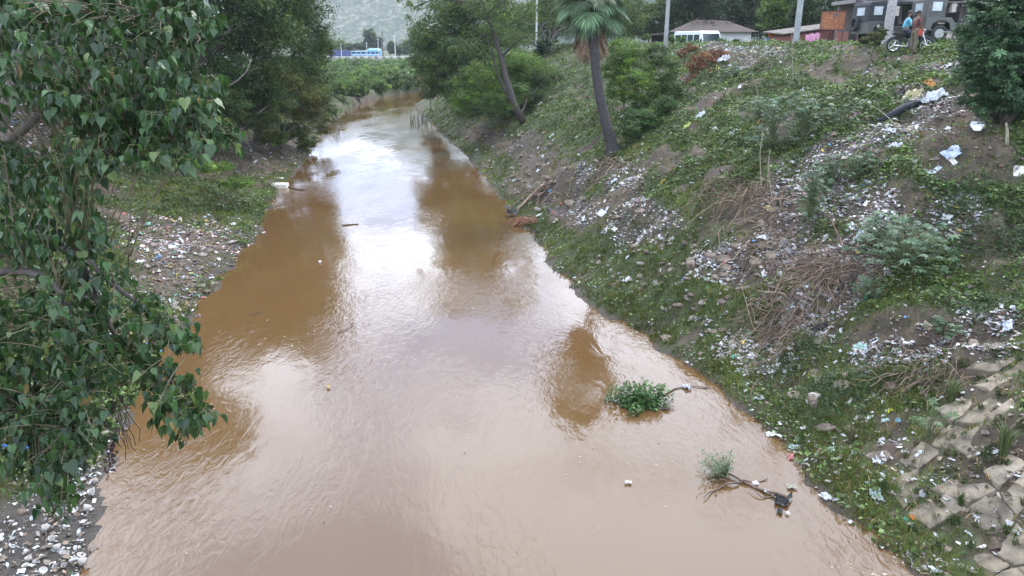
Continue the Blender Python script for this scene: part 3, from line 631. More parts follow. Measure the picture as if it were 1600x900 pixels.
while nsp < 1400:
    px_, py_ = rng.uniform(-60, 380), rng.uniform(-60, 830)
    e = 14
    if not inpoly(outl, px_, py_) or any(inpoly(h_, px_, py_) for h_ in holes): continue
    dep = rng.uniform(6.0, 9.3) if px_ < 220 and py_ < 600 else rng.uniform(6.0, 7.6)
    if rng.uniform() < .35: dep = rng.uniform(5.8, 6.8)
    nsp += 1
    tip = at(px_, py_ + 0, dep)
    cand = allp + (0, 0, .15); j = np.argmin(np.linalg.norm(cand - tip, axis=1) + rng.uniform(0, .35, len(cand)))
    st = allp[j]; v_ = tip - st; L_ = np.linalg.norm(v_)
    if L_ > 1.1: st = tip - v_ / L_ * 1.1
    n = 7; s_ = np.linspace(0, 1, n)[:, None]
    q = st + (tip - st) * s_; q[:, 2] += (np.sin(np.pi * s_) * .12 * L_ * .6)[:, 0]; 
    # the last bit droops
    wood.tube(q, np.linspace(.007, .0028, n), 4, (.13, .11, .07))
    ml = rng.integers(5, 9)
    for k in range(ml):
        s0 = 1 - k / ml * rng.uniform(.25, .5) / max(L_, .4); s0 = max(s0, 0); b_ = st + (tip - st) * s0; b_ = b_ + (0, 0, .1 * L_ * math.sin(math.pi * s0) * .7)
        az = rng.uniform(0, 2 * math.pi); out_ = np.array([math.cos(az), math.sin(az), rng.uniform(-.2, .35)]); pl = rng.uniform(.04, .085)
        h_ = b_ + out_ * pl
        if rng.uniform() < .5: wood.tube([b_, h_], [.0022, .0018], 3, (.16, .18, .06), cap=False)
        # leaf: points down and outward
        ydir = out_ * rng.uniform(.15, .8) + np.array([0, 0, -1.0]) + rng.normal(0, .15, 3); ydir /= np.linalg.norm(ydir)
        nrm = np.array([out_[0], out_[1], .35]) + rng.normal(0, .35, 3); nrm -= ydir * (nrm @ ydir); nrm /= np.linalg.norm(nrm)
        xd = np.cross(ydir, nrm); sc = rng.uniform(.05, .08) if rng.uniform() < .3 else rng.uniform(.075, .13)
        LP.append(h_); LM.append(np.stack([xd * rng.uniform(.7, 1.08), ydir, nrm * rng.uniform(-.6, 2.2)], 1) * sc)
        cc = np.array([(.03, .07, .03), (.04, .088, .032), (.022, .052, .026), (.05, .105, .036)][rng.integers(4)]) * math.exp(rng.normal(0, .16))
        cc = cc * (.85, .9, .62)
        if rng.uniform() < .05: cc = np.array((.10, .15, .04))
        if rng.uniform() < .004: cc = np.array((.2, .15, .05))
        LC.append(cc)
LP, LM, LC = np.array(LP), np.array(LM), np.array(LC)
for a_, (i0, i1) in {'crown': (0, 16)}.items():
    mb = MB(); mb.inst(HL_V, HLt, LP, LM, LC); done(mb.build(a_, M_PEEPAL, ht, origin=tb))
done(wood.build('trunk', M_BARK, ht, True, origin=tb))
# dry seed heads hanging below
mb = MB()
base_ = at(176, 590, 6.6)
for k in range(10):
    p = base_ + rng.normal(0, .03, 3); q = [p]
    for i in range(7): q.append(q[-1] + (rng.normal(0, .025), rng.normal(0, .02), -rng.uniform(.05, .14)))
    mb.tube(q, [.004] * 8, 3, (.07, .045, .04))
for k in range(60):
    p = at(172 + rng.normal(0, 5), 700 + rng.normal(0, 22), 6.6); mb.ell(p, rng.uniform(.006, .018, 3), (.075, .045, .04), 5, 4)
done(mb.build('dry_seed_stem', M_STRAW, ht, origin=tb))
# ------------------------------------------------------------------ ground vegetation (uncountable)
def scatter(n, rmin=9, rmax=95, a0=-48, a1=48):
    r = rmin * (rmax / rmin) ** rng.uniform(0, 1, n); a = np.radians(rng.uniform(a0, a1, n)); return r * np.sin(a), r * np.cos(a), r
def bankmask(x, y): return (~inwater(x, y))
STONE_C = patch(1520, 720, 130, 180)
def gmaskout(m, x, y): return m * (1 - np.clip(flatm(x, y) * 1.9, 0, 1))
def blades(n_t, per, hmin, hmax, cols, mask, name, label, lod=.0004, w0=.0035, rmax=95, lean=1.0):
    x, y, r = scatter(n_t, 9, rmax); k = gmaskout(mask(x, y), x, y) > rng.uniform(0, 1, n_t); x, y, r = x[k], y[k], r[k]; n = len(x)
    x = np.repeat(x, per) + rng.normal(0, .05, n * per) * (1 + np.repeat(r, per) * .02); y = np.repeat(y, per) + rng.normal(0, .05, n * per) * (1 + np.repeat(r, per) * .02); r = np.repeat(r, per)
    z = Hh(x, y); kk = z > -.06; x, y, z, r = x[kk], y[kk], z[kk], r[kk]; m = len(x)
    hgt = rng.uniform(hmin, hmax, m) * (.5 + fbm(x * .9, y * .9, 71, 3)); wd = np.maximum(w0, r * lod) * rng.uniform(.6, 1.3, m)
    az = rng.uniform(0, 2 * math.pi, m); ln = rng.uniform(.1, 1, m) * lean * hgt * 1.2; wa = rng.uniform(0, 2 * math.pi, m)
    wx_, wy_ = np.cos(wa) * wd, np.sin(wa) * wd; dx, dy = np.cos(az) * ln, np.sin(az) * ln
    v = np.stack([np.stack([x - wx_, y - wy_, z - .02], 1), np.stack([x + wx_, y + wy_, z - .02], 1), np.stack([x + dx * .4 + wx_ * .8, y + dy * .4 + wy_ * .8, z + hgt * .65], 1), np.stack([x + dx * .4 - wx_ * .8, y + dy * .4 - wy_ * .8, z + hgt * .65], 1), np.stack([x + dx, y + dy, z + hgt * .9], 1)], 1).reshape(-1, 3)
    b0 = np.arange(m) * 5; f4 = np.stack([b0, b0 + 1, b0 + 2, b0 + 3], 1); f3 = np.stack([b0 + 3, b0 + 2, b0 + 4], 1)
    cols = np.array(cols) * (1.55, 1.4, .95); patch_ = np.exp((fbm(x * .5, y * .5, 73, 3) - .5) * 1.6)
    c = cols[rng.integers(0, len(cols), m)] * patch_[:, None] * np.exp(rng.normal(0, .2, m))[:, None]
    mb = MB(); mb.v.append(v); mb.f += [f4, f3]; mb.c.append(np.repeat(c, 5, 0)); mb.n = len(v)
    return mb.build(name, M_GRASS, label=label, kind='stuff')
def gmask(x, y):
    iw = inwater(x, y); dr = polydist(RE, x, y); dl = polydist(LE, x, y); d = np.minimum(dr, dl)
    m = sstep(.25, .42, fbm(x * .8, y * .8, 60, 4)) * (1 - .85 * pm(SOIL, x, y, .45, 42)) * (1 - .75 * pm(TRASH, x, y, .5, 41))
    m = m * np.where(dr < dl, sstep(9.5, 5, dr) * .5 + .5, 1)
    if STONE_C is not None: m = m * (1 - .75 * pm([STONE_C], x, y, .25, 77))
    m = np.maximum(m, pm(DARKG, x, y, .3, 44) * .9)
    return np.where(iw, 0, m * np.clip(.35 + d, 0, 1))
blades(150000, 8, .05, .17, [(.045, .075, .02), (.06, .09, .026), (.08, .095, .038), (.05, .08, .022), (.11, .10, .05)], gmask, 'grass', 'short tangled grass on the lower banks')
def dmask(x, y):
    iw = inwater(x, y); m = .25 + pm(SOIL, x, y, .45, 42) * .4 + .3 * pm(TRASH, x, y, .5, 41); return np.where(iw, 0, m * sstep(.5, .62, fbm(x * .6, y * .6, 88, 3)))
blades(20000, 3, .08, .2, [(.16, .12, .075), (.11, .085, .055), (.2, .15, .1)], dmask, 'dry_grass', 'dry straw coloured grass and twigs', lod=.0006, lean=1.4)
def shoremask(x, y):
    d = np.minimum(polydist(RE, x, y), polydist(LE, x, y)); return np.where(~inwater(x, y), sstep(.9, .0, d) * sstep(.38, .55, fbm(x * 1.1, y * 1.1, 33, 3)), sstep(.35, 0, d) * .5 * sstep(.45, .6, fbm(x * 1.1, y * 1.1, 33, 3)))
blades(40000, 5, .05, .15, [(.04, .065, .02), (.06, .085, .025)], shoremask, 'shore_grass', 'green grass fringing the water', rmax=75)

# low creeping broadleaf weeds
def weeds(n, mask, size, cols, name, label, hump=.3, rmax=95):
    x, y, r = scatter(n, 9, rmax); k = gmaskout(mask(x, y), x, y) > rng.uniform(0, 1, n); x, y, r = x[k], y[k], r[k]; m = len(x)
    hm = np.clip(fbm(x * 1.5, y * 1.5, 61, 3) - .38, 0, 1) * 2.6
    z = Hh(x, y) + .02 + hump * hm * rng.uniform(.1, 1, m) ** .6
    sz = size * (1 + r * .012) * rng.uniform(.6, 1.4, m); patch_ = np.exp((fbm(x * .45, y * .45, 64, 3) - .5) * 1.5)
    cols = np.array(cols) * (1.55, 1.4, .95); c = cols[rng.integers(0, len(cols), m)] * patch_[:, None] * np.exp(rng.normal(0, .25, m))[:, None]
    mb = MB(); mb.inst(LEAF_V * (1.5, 1, 1), LEAF_F, np.stack([x, y, z], 1), rotmats(m, tilt=np.abs(rng.normal(0, .7, m)), sc=sz), c)
    return mb.build(name, M_LEAF, label=label, kind='stuff')
def wmask(x, y):
    iw = inwater(x, y); dr = polydist(RE, x, y); dl = polydist(LE, x, y); d = np.minimum(dr, dl)
    m = sstep(.26, .42, fbm(x * .8, y * .8, 60, 4)) * (1 - .9 * pm(SOIL, x, y, .45, 42)) * (1 - .8 * pm(TRASH, x, y, .5, 41)) * sstep(.22, .4, fbm(x * 1.5, y * 1.5, 61, 3))
    m = m * np.where(dr < dl, sstep(2.2, 7, dr) * .95 + .05, .55) * (1 - sstep(18.5, 20, dr) * .9 * (dr < dl))
    if STONE_C is not None: m = m * (1 - .9 * pm([STONE_C], x, y, .25, 77))
    return np.where(iw, 0, m)
weeds(900000, wmask, .08, [(.03, .066, .022), (.045, .09, .028), (.028, .055, .024), (.06, .11, .035), (.085, .125, .065)], 'creeping_weeds', 'low leafy weeds carpeting the upper bank')
def w2(x, y): return np.where(inwater(x, y), 0, np.maximum(pm(DARKG, x, y, .4, 45) * .6, sstep(.56, .66, fbm(x * .9, y * .9, 160, 3)) * .6) * (1 - pm(TRASH, x, y, .5, 41)))
weeds(60000, w2, .06, [(.035, .085, .02), (.05, .11, .028), (.03, .07, .02)], 'clover_patches', 'bright green low weeds in patches', .18, 70)

# litter too fine to count
def litter(n, mask, name, label, size=(.035, .15), pal=None, rmax=95, a0=-48):
    x, y, r = scatter(n, 9, rmax, a0); k = mask(x, y) > rng.uniform(0, 1, n); x, y, r = x[k], y[k], r[k]; m = len(x)
    z = Hh(x, y) + rng.uniform(.005, .06, m)
    pal = np.array(pal or [(.5, .5, .5), (.33, .33, .34), (.6, .6, .62), (.2, .19, .19), (.1, .09, .085), (.3, .33, .4), (.42, .36, .32), (.22, .15, .11), (.28, .22, .17), (.07, .07, .08), (.15, .12, .10), (.4, .27, .28), (.12, .1, .08), (.16, .13, .1), (.6, .6, .6), (.1, .22, .4), (.5, .12, .12), (.1, .3, .2), (.55, .42, .1), (.05, .05, .055), (.1, .075, .055)])
    c = pal[rng.integers(0, len(pal), m)] * np.exp(rng.normal(0, .25, m))[:, None] * .8
    tv = np.array([[-.5, -.35, 0], [.1, -.45, .16], [.5, -.1, 0], [.3, .4, .12], [-.2, .35, -.02], [-.45, .1, .14]]); tf = np.array([[0, 1, 4, 5], [1, 2, 3, 4]])
    ms = rotmats(m, tilt=np.abs(rng.normal(0, .5, m)), sc=(size[0] + (size[1] - size[0]) * rng.uniform(0, 1, m) ** 3 * 1.6) * (1 + r * .008)); ms[:, :, 1] *= rng.uniform(.3, 1, m)[:, None]
    mb = MB(); mb.inst(tv, tf, np.stack([x, y, z], 1), ms, np.clip(c, 0, .85)); return mb.build(name, M_TRASH, label=label, kind='stuff')
def tmask(x, y): return np.where(inwater(x, y), 0, pm(TRASH, x, y, .5, 41) * .95 * sstep(.22, .42, fbm(x * 1.9, y * 1.9, 211, 3)))
litter(90000, tmask, 'litter', 'dense drifts of household rubbish and scraps')
litter(270000, tmask, 'rubbish_drift', 'pale drifts of finer rubbish on the right slope', (.03, .11), [(.62, .62, .63), (.5, .5, .5), (.42, .38, .35), (.3, .28, .27), (.55, .58, .6), (.2, .17, .14), (.5, .4, .38)], 70, 5)
def smask(x, y): return np.where(inwater(x, y), 0, .05 + .35 * sstep(.5, .66, fbm(x * .9, y * .9, 120, 3)) + .25 * sstep(6, 12, polydist(RE, x, y)) * sstep(.4, .6, fbm(x * .5, y * .5, 130, 3)))
litter(230000, smask, 'scattered_litter', 'loose scraps of plastic and paper strewn over the bank', (.025, .10), [(.6, .6, .6), (.5, .5, .52), (.38, .36, .33), (.3, .22, .16), (.18, .14, .1), (.45, .5, .5), (.3, .25, .2)])
PINK = [patch(285, 360, 90, 32), patch(350, 385, 50, 14), patch(20, 195, 60, 30), patch(80, 225, 40, 14)]
def pmask(x, y): return pm(PINK, x, y, .25, 141)
litter(140000, pmask, 'pinkish_waste', 'heap of pale pink flaky waste on the left bank', (.05, .15), [(.68, .42, .4), (.7, .52, .5), (.33, .2, .19), (.55, .5, .48), (.2, .13, .12), (.6, .58, .58)], 60)
def emask(x, y):
    dl = polydist(LE, x, y); return np.where(inwater(x, y) & (dl > .5), 0, sstep(1.6, .2, dl) * (x < 0) * .8 * sstep(.35, .55, fbm(x, y, 155, 3)))
litter(14000, emask, 'shoreline_litter', 'pale scraps washed up along the left shore', (.04, .13), None, 70)
# pebbles and clods
def pebbles(n, mask, name, label, pal, size):
    x, y, r = scatter(n, 9, 80); k = mask(x, y) > rng.uniform(0, 1, n); x, y, r = x[k], y[k], r[k]; m = len(x)
    tv = np.array([[1, 0, 0], [-1, .1, 0], [0, 1, .1], [.1, -1, 0], [0, 0, .7], [0, 0, -.6], ], float) ; tf = np.array([[0, 2, 4], [2, 1, 4], [1, 3, 4], [3, 0, 4], [2, 0, 5], [1, 2, 5], [3, 1, 5], [0, 3, 5]])
    ms = rotmats(m, tilt=rng.uniform(0, .5, m), sc=np.exp(rng.normal(math.log(size), .5, m)) * (1 + r * .006)); c = np.array(pal)[rng.integers(0, len(pal), m)] * np.exp(rng.normal(0, .25, m))[:, None]
    mb = MB(); mb.inst(tv, tf, np.stack([x, y, Hh(x, y) + .01], 1), ms, c); return mb.build(name, M_ROCK, label=label, kind='stuff')
def pbm(x, y): return np.where(inwater(x, y), 0, .08 + .5 * pm(SOIL, x, y, .45, 42) + .4 * sstep(.56, .64, fbm(x * .9, y * .9, 99, 3)))
pebbles(36000, pbm, 'gravel', 'clods, chips and small stones in the soil', [(.15, .115, .085), (.1, .075, .055), (.22, .18, .15), (.12, .1, .085)], .03)
# ------------------------------------------------------------------ far road, vehicles on it, far shrubs
def done(o): o.location = (0, 0, 0); return o
YB = 280.0
mb = MB(); mb.prism([(YB - 7, .5), (YB - 2.5, 3.0), (YB + 6, 3.0), (YB + 12, .5)], -260, 200)
v = mb.v[0]; mb.v[0] = np.stack([v[:, 1], v[:, 0], v[:, 2]], 1)
mb.build('road', m_plain('far_road', (.12, .115, .10), .9), label='raised far road crossing behind the river', kind='structure')
par = empty('parapet', (-58, YB - 2.6, 3.0), label='low parapet of pale and dark blocks along the far road', cat='parapet')
mb = MB(); mb.box(0, 0, .55, 80, .2, .12, (.5, .5, .48)); mb.build('rail', M_CONC, par)
for k in range(58):
    mb = MB(); mb.box(-38 + k * 1.32, 0, .25, .75, .25, .5, (.55, .52, .48) if k % 2 else (.16, .13, .12)); mb.build('post', M_CONC, par)
bx_ = lambda px: (px - 800) / FPX * (YB * math.cos(PITCH) + 5 * math.sin(PITCH))
# blue bus
def wheel(parent, x, y, z, r, w_=.2, rimc=(.3, .3, .3), seg=18):
    mb = MB(); mb.torus((x, y, z), r * .78, r * .24, (.03, .03, .03), seg, 8, 'y', w_ / (r * .48)); o = mb.build('wheel', M_RUBBER, parent, True)
    mb = MB(); a = np.linspace(0, 2 * math.pi, 14, endpoint=False)
    pr = [(x + r * .58 * math.cos(t_), z + r * .58 * math.sin(t_)) for t_ in a]; mb.prism(pr, y - w_ * .3, y + w_ * .3, rimc); mb.ell((x, y, z), (r * .2, w_ * .5, r * .2), rimc, 8, 6)
    mb.build('rim', M_PAINT, o)
    return o
bus = empty('bus', (bx_(573), YB + 1, 3.0), label='pale blue bus with a raised white roof half on the far road', cat='bus')
mb = MB(); mb.box(-2.6, 0, 1.55, 5.6, 2.3, 1.5, (.12, .3, .55)); mb.box(2.6, 0, 1.75, 4.9, 2.35, 1.9, (.14, .36, .6)); mb.build('body', M_PAINT, bus, bevel=.08)
mb = MB(); mb.box(-2.6, 0, 2.36, 5.7, 2.35, .14, (.35, .6, .7)); mb.build('roof', M_PAINT, bus); mb = MB(); mb.prism([(.2, 2.7), (1, 3.35), (4.2, 3.35), (5.1, 2.7)], -1.15, 1.15, (.4, .68, .8)); mb.build('raised_roof', M_PAINT, bus, bevel=.05)
for k in range(6): mb = MB(); mb.box(-4.6 + k * 1.75, -1.17, 1.85, 1.35, .06, .62); mb.build('window', M_GLASS, bus)
mb = MB(); mb.box(0, -1.17, 1.15, 10, .05, .22, (.5, .6, .65)); mb.build('stripe', M_PAINT, bus)
for x_ in (-3.6, 3.3): wheel(bus, x_, -1.0, .45, .45)
trk = empty('truck_trailer', (bx_(531), YB + 1, 3.0), label='dark blue ribbed truck trailer on the far road behind the bus', cat='trailer')
mb = MB(); mb.box(0, 0, 1.6, 7.4, 2.4, 2.0, (.03, .05, .16)); mb.build('body', M_PAINT, trk); 
for k in range(12): mb = MB(); mb.box(-3.4 + k * .62, -1.23, 1.6, .16, .08, 2.0, (.06, .09, .25)); mb.build('rib', M_PAINT, trk)
for x_ in (-2.6, -1.6, 2.6): wheel(trk, x_, -1.0, .42, .42)
def far_pole(px, ytop, lab, c=(.5, .5, .48), r=.12, Y=YB - 1, arm=False):
    x_ = (px - 800) / FPX * (Y * .95 + 1.5); h_ = (68 - ytop) / FPX * Y + 5.0
    o = empty('utility_pole', (x_, Y, 3.0), label=lab, cat='pole'); mb = MB(); mb.tube([(0, 0, 0), (0, 0, h_)], [r, r * .7], 8, c); mb.build('post', M_CONC, o)
    mb = MB(); mb.box(0, 0, h_ - .5, 1.8 if arm else .7, .1, .1, c); mb.build('crossarm', M_CONC, o)
far_pole(534, 68, 'thin pale pole in front of the dark blue trailer'); far_pole(592, 60, 'thin pale pole at the front of the pale blue bus')
far_pole(599, 50, 'tall dark pole with crossarm on the far road right of the bus', (.06, .06, .06), .2, arm=True); far_pole(618, 56, 'pale pole standing clear right of the tall dark pole', r=.16)
far_pole(574, 66, 'thin pale pole behind the middle of the pale blue bus')
for lab, lob, n, c in [('tall thin crowned tree behind the far bus', [(578, 55, 300, 9, 9), (588, 66, 300, 10, 8), (574, 68, 300, 6, 8)], 2500, G_DARK), ('small round dark tree behind the far bus', [(563, 73, 292, 9, 5)], 1200, G_DARK),
                       ('low tree clump behind the dark blue trailer', [(528, 72, 300, 16, 7), (548, 74, 300, 9, 5), (512, 70, 300, 10, 9)], 2500, G_MID), ('dark tree by the far pale pole', [(612, 75, 300, 7, 9), (625, 78, 300, 8, 8)], 1800, G_DARK),
                       ('tree at the far road beside the big round tree', [(640, 72, 290, 12, 12), (655, 66, 290, 12, 14)], 3200, G_MID), ('far tree on the left of the bus behind the leaning crown', [(480, 66, 300, 18, 12), (500, 72, 300, 12, 9)], 3200, G_DARK)]:
    tree('distant_tree', lab, 'tree', lob, n, 1.0, c, r0=.3, z0=2, clump=.3)
for pyb, x0, x1, hp, st in [(158, 425, 520, 34, 17), (150, 440, 560, 30, 17), (143, 470, 610, 28, 17), (137, 500, 655, 26, 17), (131, 520, 665, 24, 16), (124, 430, 665, 20, 17), (117, 430, 665, 16, 17), (111, 440, 665, 13, 16), (106, 440, 665, 11, 17), (101, 440, 665, 9, 17)]:
    for px in np.arange(x0, x1, st):
        px_ = px + rng.uniform(-5, 5); py_ = pyb + rng.uniform(-1.5, 1.5); p = pick(px_, py_, 300)
        if p is None or p[2] < .5: continue
        d = p[1] * math.cos(PITCH) + (CAM_H - p[2]) * math.sin(PITCH); h_ = hp * rng.uniform(.75, 1.2); col = int(rng.integers(3))
        col_ = [G_MID, [(.05, .085, .035), (.06, .1, .04)], [(.075, .13, .04), (.06, .11, .035)]][col]
        tree('far_shrub', ['mid green bush on the flat far bank below the far road', 'grey green bush on the flat far bank below the far road', 'bright green bush on the flat far bank below the far road'][col], 'shrub', [(px_, py_ - h_ * .42, d, 12 * rng.uniform(.8, 1.2), h_ * .5), (px_ + rng.uniform(-8, 8), py_ - h_ * .3, d, 9, h_ * .36)], 1100, .0032 * d, col_, r0=.05, group='far bank shrubs ' + ['mid green', 'grey green', 'bright green'][col], clump=.35, shell=.3)

# ------------------------------------------------------------------ top of the right bank
def gz(x, y): return H1(x, y)
def put(px, depth, z=None):
    """a spot on the plateau seen in column px at that depth"""
    x = (px - 800) / FPX * depth; y = depth * 1.0 / math.cos(PITCH) - .0; y = depth * math.cos(PITCH) + .9 * math.sin(PITCH) * 0 + depth * math.tan(PITCH) * math.sin(PITCH) * 1.0
    return np.array([x, y, gz(x, y) if z is None else z])
def cpole(px, depth, lab, w_=.3, h_=9, c=(.27, .27, .265), wt=.2, lean=0.0):
    p = put(px, depth); o = empty('concrete_pole', p - (0, 0, .3), label=lab, cat='pole')
    mb = MB(); v = [(-w_ / 2, -w_ * .35, 0), (w_ / 2, -w_ * .35, 0), (w_ / 2, w_ * .35, 0), (-w_ / 2, w_ * .35, 0), (-wt / 2 + lean, -wt * .35, h_), (wt / 2 + lean, -wt * .35, h_), (wt / 2 + lean, wt * .35, h_), (-wt / 2 + lean, wt * .35, h_)]
    mb.add(v, [(3, 2, 1, 0), (4, 5, 6, 7), (0, 1, 5, 4), (1, 2, 6, 5), (2, 3, 7, 6), (3, 0, 4, 7)], c); mb.build('post', M_CONC, o, bevel=.02)
    mb = MB(); mb.box(lean * .9, 0, h_ - .8, 1.3, .09, .09, (.2, .2, .2)); mb.build('crossarm', M_CONC, o)
cpole(1040, 58, 'grey concrete pole rising in front of the white house', .32, 9, lean=.0)
cpole(1243, 44, 'pale grey concrete pole standing before the brick shed', .32, 9, (.25, .27, .27), .26, lean=.06)
cpole(1384, 34.9, 'thick mottled white pole standing before the parked jeep', .36, 8, (.3, .285, .275), .3, lean=.1)
for px, d, lab in [(787, 78, 'thin pale post behind the leaning tree'), (838, 80, 'thin grey post left of the palm crown')]:
    p = put(px, d, 7.0); mb = MB(); mb.tube([(0, 0, 0), (0, 0, 9)], [.11, .08], 8, (.5, .5, .48)); o = mb.build('thin_post', M_CONC, label=lab, cat='post'); o.location = p
# white house
hp = put(1092, 76); hs = empty('white_house', hp, rz=R(-8), label='low white house with a dark thatch roof and open lean-to', cat='house')
WH = (.55, .56, .56)
mb = MB(); mb.box(1.2, 0, 1.15, 7.2, 4, 2.4, WH); mb.build('wall', M_CONC, hs)
mb = MB(); mb.add([(-3.2, -2.6, 2.3), (5.4, -2.6, 2.3), (5.4, 2.6, 2.3), (-3.2, 2.6, 2.3), (-.6, 0, 3.5), (2.6, 0, 3.4)], [(0, 1, 5, 4), (1, 2, 5), (2, 3, 4, 5), (3, 0, 4), (3, 2, 1, 0)], (.05, .036, .03)); rf = mb.build('roof', M_CANVAS, hs)
mb = MB()
for k in range(60): x_ = rng.uniform(-1, 3); mb.tube([(x_, rng.uniform(-1, .5), 3.1 + rng.uniform(0, .3)), (x_ + rng.uniform(-.6, .6), rng.uniform(-1.5, 0), 3.2 + rng.uniform(-.2, .5))], [.03, .015], 3, (.09, .055, .04))
mb.build('thatch', M_STRAW, rf)
mb = MB(); mb.box(-3.6, -.2, 2.2, 3.4, 4.2, .12, (.09, .075, .065), (0, R(-7), 0)); mb.build('lean_to_roof', M_CANVAS, hs)
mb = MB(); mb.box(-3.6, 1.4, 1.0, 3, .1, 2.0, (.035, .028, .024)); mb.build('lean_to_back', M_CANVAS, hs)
for x_ in (-5.0, -2.5): mb = MB(); mb.box(x_, -1.8, 1.0, .18, .18, 2.1, (.3, .28, .26)); mb.build('post', M_CONC, hs)
mb = MB(); mb.box(-1.0, -2.02, 1.0, .9, .08, 2, (.14, .10, .08)); mb.build('door', M_CANVAS, hs)
mb = MB(); mb.box(3.6, -2.02, 1.3, .9, .07, .8, (.4, .38, .36)); mb.build('window', M_CONC, hs)
# minibus
bp_ = put(1090, 67, None); mbus = empty('minibus', bp_ - (0, 0, .55), rz=R(-72), label='white minibus parked nose-on before the white house', cat='minibus')
prof = [(-2.6, .45), (2.35, .45), (2.5, .9), (2.35, 1.35), (2.0, 2.25), (1.7, 2.42), (-2.5, 2.42), (-2.65, 2.2)]
mb = MB(); mb.prism(prof, -.98, .98, (.62, .65, .67)); mb.build('body', M_PAINT, mbus, bevel=.07)
mb = MB(); mb.add([(2.40, -.84, 1.36), (2.40, .84, 1.36), (2.07, .8, 2.2), (2.07, -.8, 2.2), (2.36, -.84, 1.36), (2.36, .84, 1.36), (2.03, .8, 2.2), (2.03, -.8, 2.2)], [(0, 1, 2, 3), (7, 6, 5, 4), (0, 4, 5, 1), (1, 5, 6, 2), (2, 6, 7, 3), (3, 7, 4, 0)]); mb.build('windshield', M_GLASS, mbus)
for sy in (-1, 1):
    for k in range(4): mb = MB(); mb.box(1.35 - k * 1.05, sy * .985, 1.8, .9, .03, .62); mb.build('side_window', M_GLASS, mbus)
    mb = MB(); mb.box(2.3, sy * 1.12, 1.6, .06, .16, .32, (.03, .03, .03)); mb.build('mirror', M_PAINT, mbus)
    mb = MB(); mb.ell((2.47, sy * .7, .85), (.04, .16, .1), (.7, .7, .7)); mb.build('headlight', M_PAINT, mbus)
    for x_ in (-1.6, 1.6): wheel(mbus, x_, sy * .86, .34, .34)
# low wall right of minibus, cloths
lp = put(1158, 62); mb = MB(); mb.box(0, 0, .45, 4.6, .22, 1.5, (.42, .43, .42)); mb.box(0, 0, 1.23, 4.7, .3, .08, (.3, .3, .3)); o = mb.build('low_wall', M_CONC, label='low pale plastered wall right of the white minibus', cat='wall'); o.location = lp
def drape(w_, h_, c, name, lab, cat, loc, rz=0, amp=.08, mat=None):
    n = 14; U, V = np.meshgrid(np.linspace(-.5, .5, n), np.linspace(0, 1, n)); x = U * w_; z = V * h_; y = amp * np.sin(U * 17 + V * 2) * (1.1 - V) + .1 * (fbm(U * 6 + 3, V * 6, 5) - .5)
    i = np.arange(n * n).reshape(n, n); q = np.stack([i[:-1, :-1], i[:-1, 1:], i[1:, 1:], i[1:, :-1]], -1).reshape(-1, 4)
    mb = MB(); mb.add(np.stack([x, y, z + .05 * np.sin(U * 8)], -1).reshape(-1, 3), q, c); o = mb.build(name, mat or M_CLOTH, None, True, label=lab, cat=cat)
    m = o.modifiers.new('t', 'SOLIDIFY'); m.thickness = .015; o.location = loc; o.rotation_euler = (0, 0, rz); return o
drape(.55, .45, (.6, .2, .06), 'orange_cloth', 'small orange cloth lying on the pale low wall', 'cloth', put(1177, 61.5) + (0, 0, 1.0))
mb = MB(); mb.add([(-.7, 0, 0), (.5, -.5, 0), (.9, .5, 0), (-.3, .7, 0), (-.45, .1, .7), (.4, .1, .85)], [(0, 1, 5, 4), (1, 2, 5), (2, 3, 4, 5), (3, 0, 4)], (.16, .27, .38)); o = mb.build('tarpaulin', M_CLOTH, label='blue grey tarpaulin mound beside the brick shed', cat='tarpaulin'); o.location = put(1208, 52)
drape(.8, .25, (.62, .25, .08), 'orange_cloth', 'orange cloth spread on top of the blue tarpaulin', 'cloth', put(1207, 51.8) + (0, 0, .72))
# brick shed
bp_ = put(1280, 50); shed = empty('brick_shed', bp_, rz=R(6), label='low red brick shed with a sloping dark roof', cat='shed')
mb = MB(); mb.prism([(-2.45, -.4), (2.5, -.4), (2.5, 2.05), (-2.45, 1.35)], -.1, 2.6); mb.build('wall', M_BRICK, shed)
mb = MB(); mb.add([(-2.8, -.35, 1.42), (2.7, -.35, 2.12), (2.7, 2.8, 2.3), (-2.8, 2.8, 1.6), (-2.8, -.35, 1.5), (2.7, -.35, 2.2), (2.7, 2.8, 2.38), (-2.8, 2.8, 1.68)], [(3, 2, 1, 0), (4, 5, 6, 7), (0, 1, 5, 4), (1, 2, 6, 5), (2, 3, 7, 6), (3, 0, 4, 7)], (.10, .085, .075)); mb.build('roof', M_CANVAS, shed)
for k in range(7): mb = MB(); x_ = -2.7 + k * .85; mb.tube([(x_, -.6, 1.5 + (x_ + 2.8) * .127), (x_ + .1, 1, 1.62 + (x_ + 2.8) * .127)], [.035, .03], 5, (.35, .33, .25)); mb.build('roof_pole', M_STRAW, shed)
lw = put(1338, 47); mb = MB(); mb.box(0, 0, .6, 2.6, .22, 1.9); o = mb.build('brick_wall', M_BRICK, label='worn brick and plaster wall between the rusty board and the jeep', cat='wall'); o.location = lw
for px, w_, h_, lab in [(1263, .42, .72, 'smaller pink sheet hung at the brick shed'), (1273, .52, .88, 'larger pink sheet hung at the brick shed, nearer the rusty board')]:
    drape(w_, h_, (.68, .33, .5), 'pink_sheet', lab, 'sheet', put(px, 47) + (0, 0, -.08))
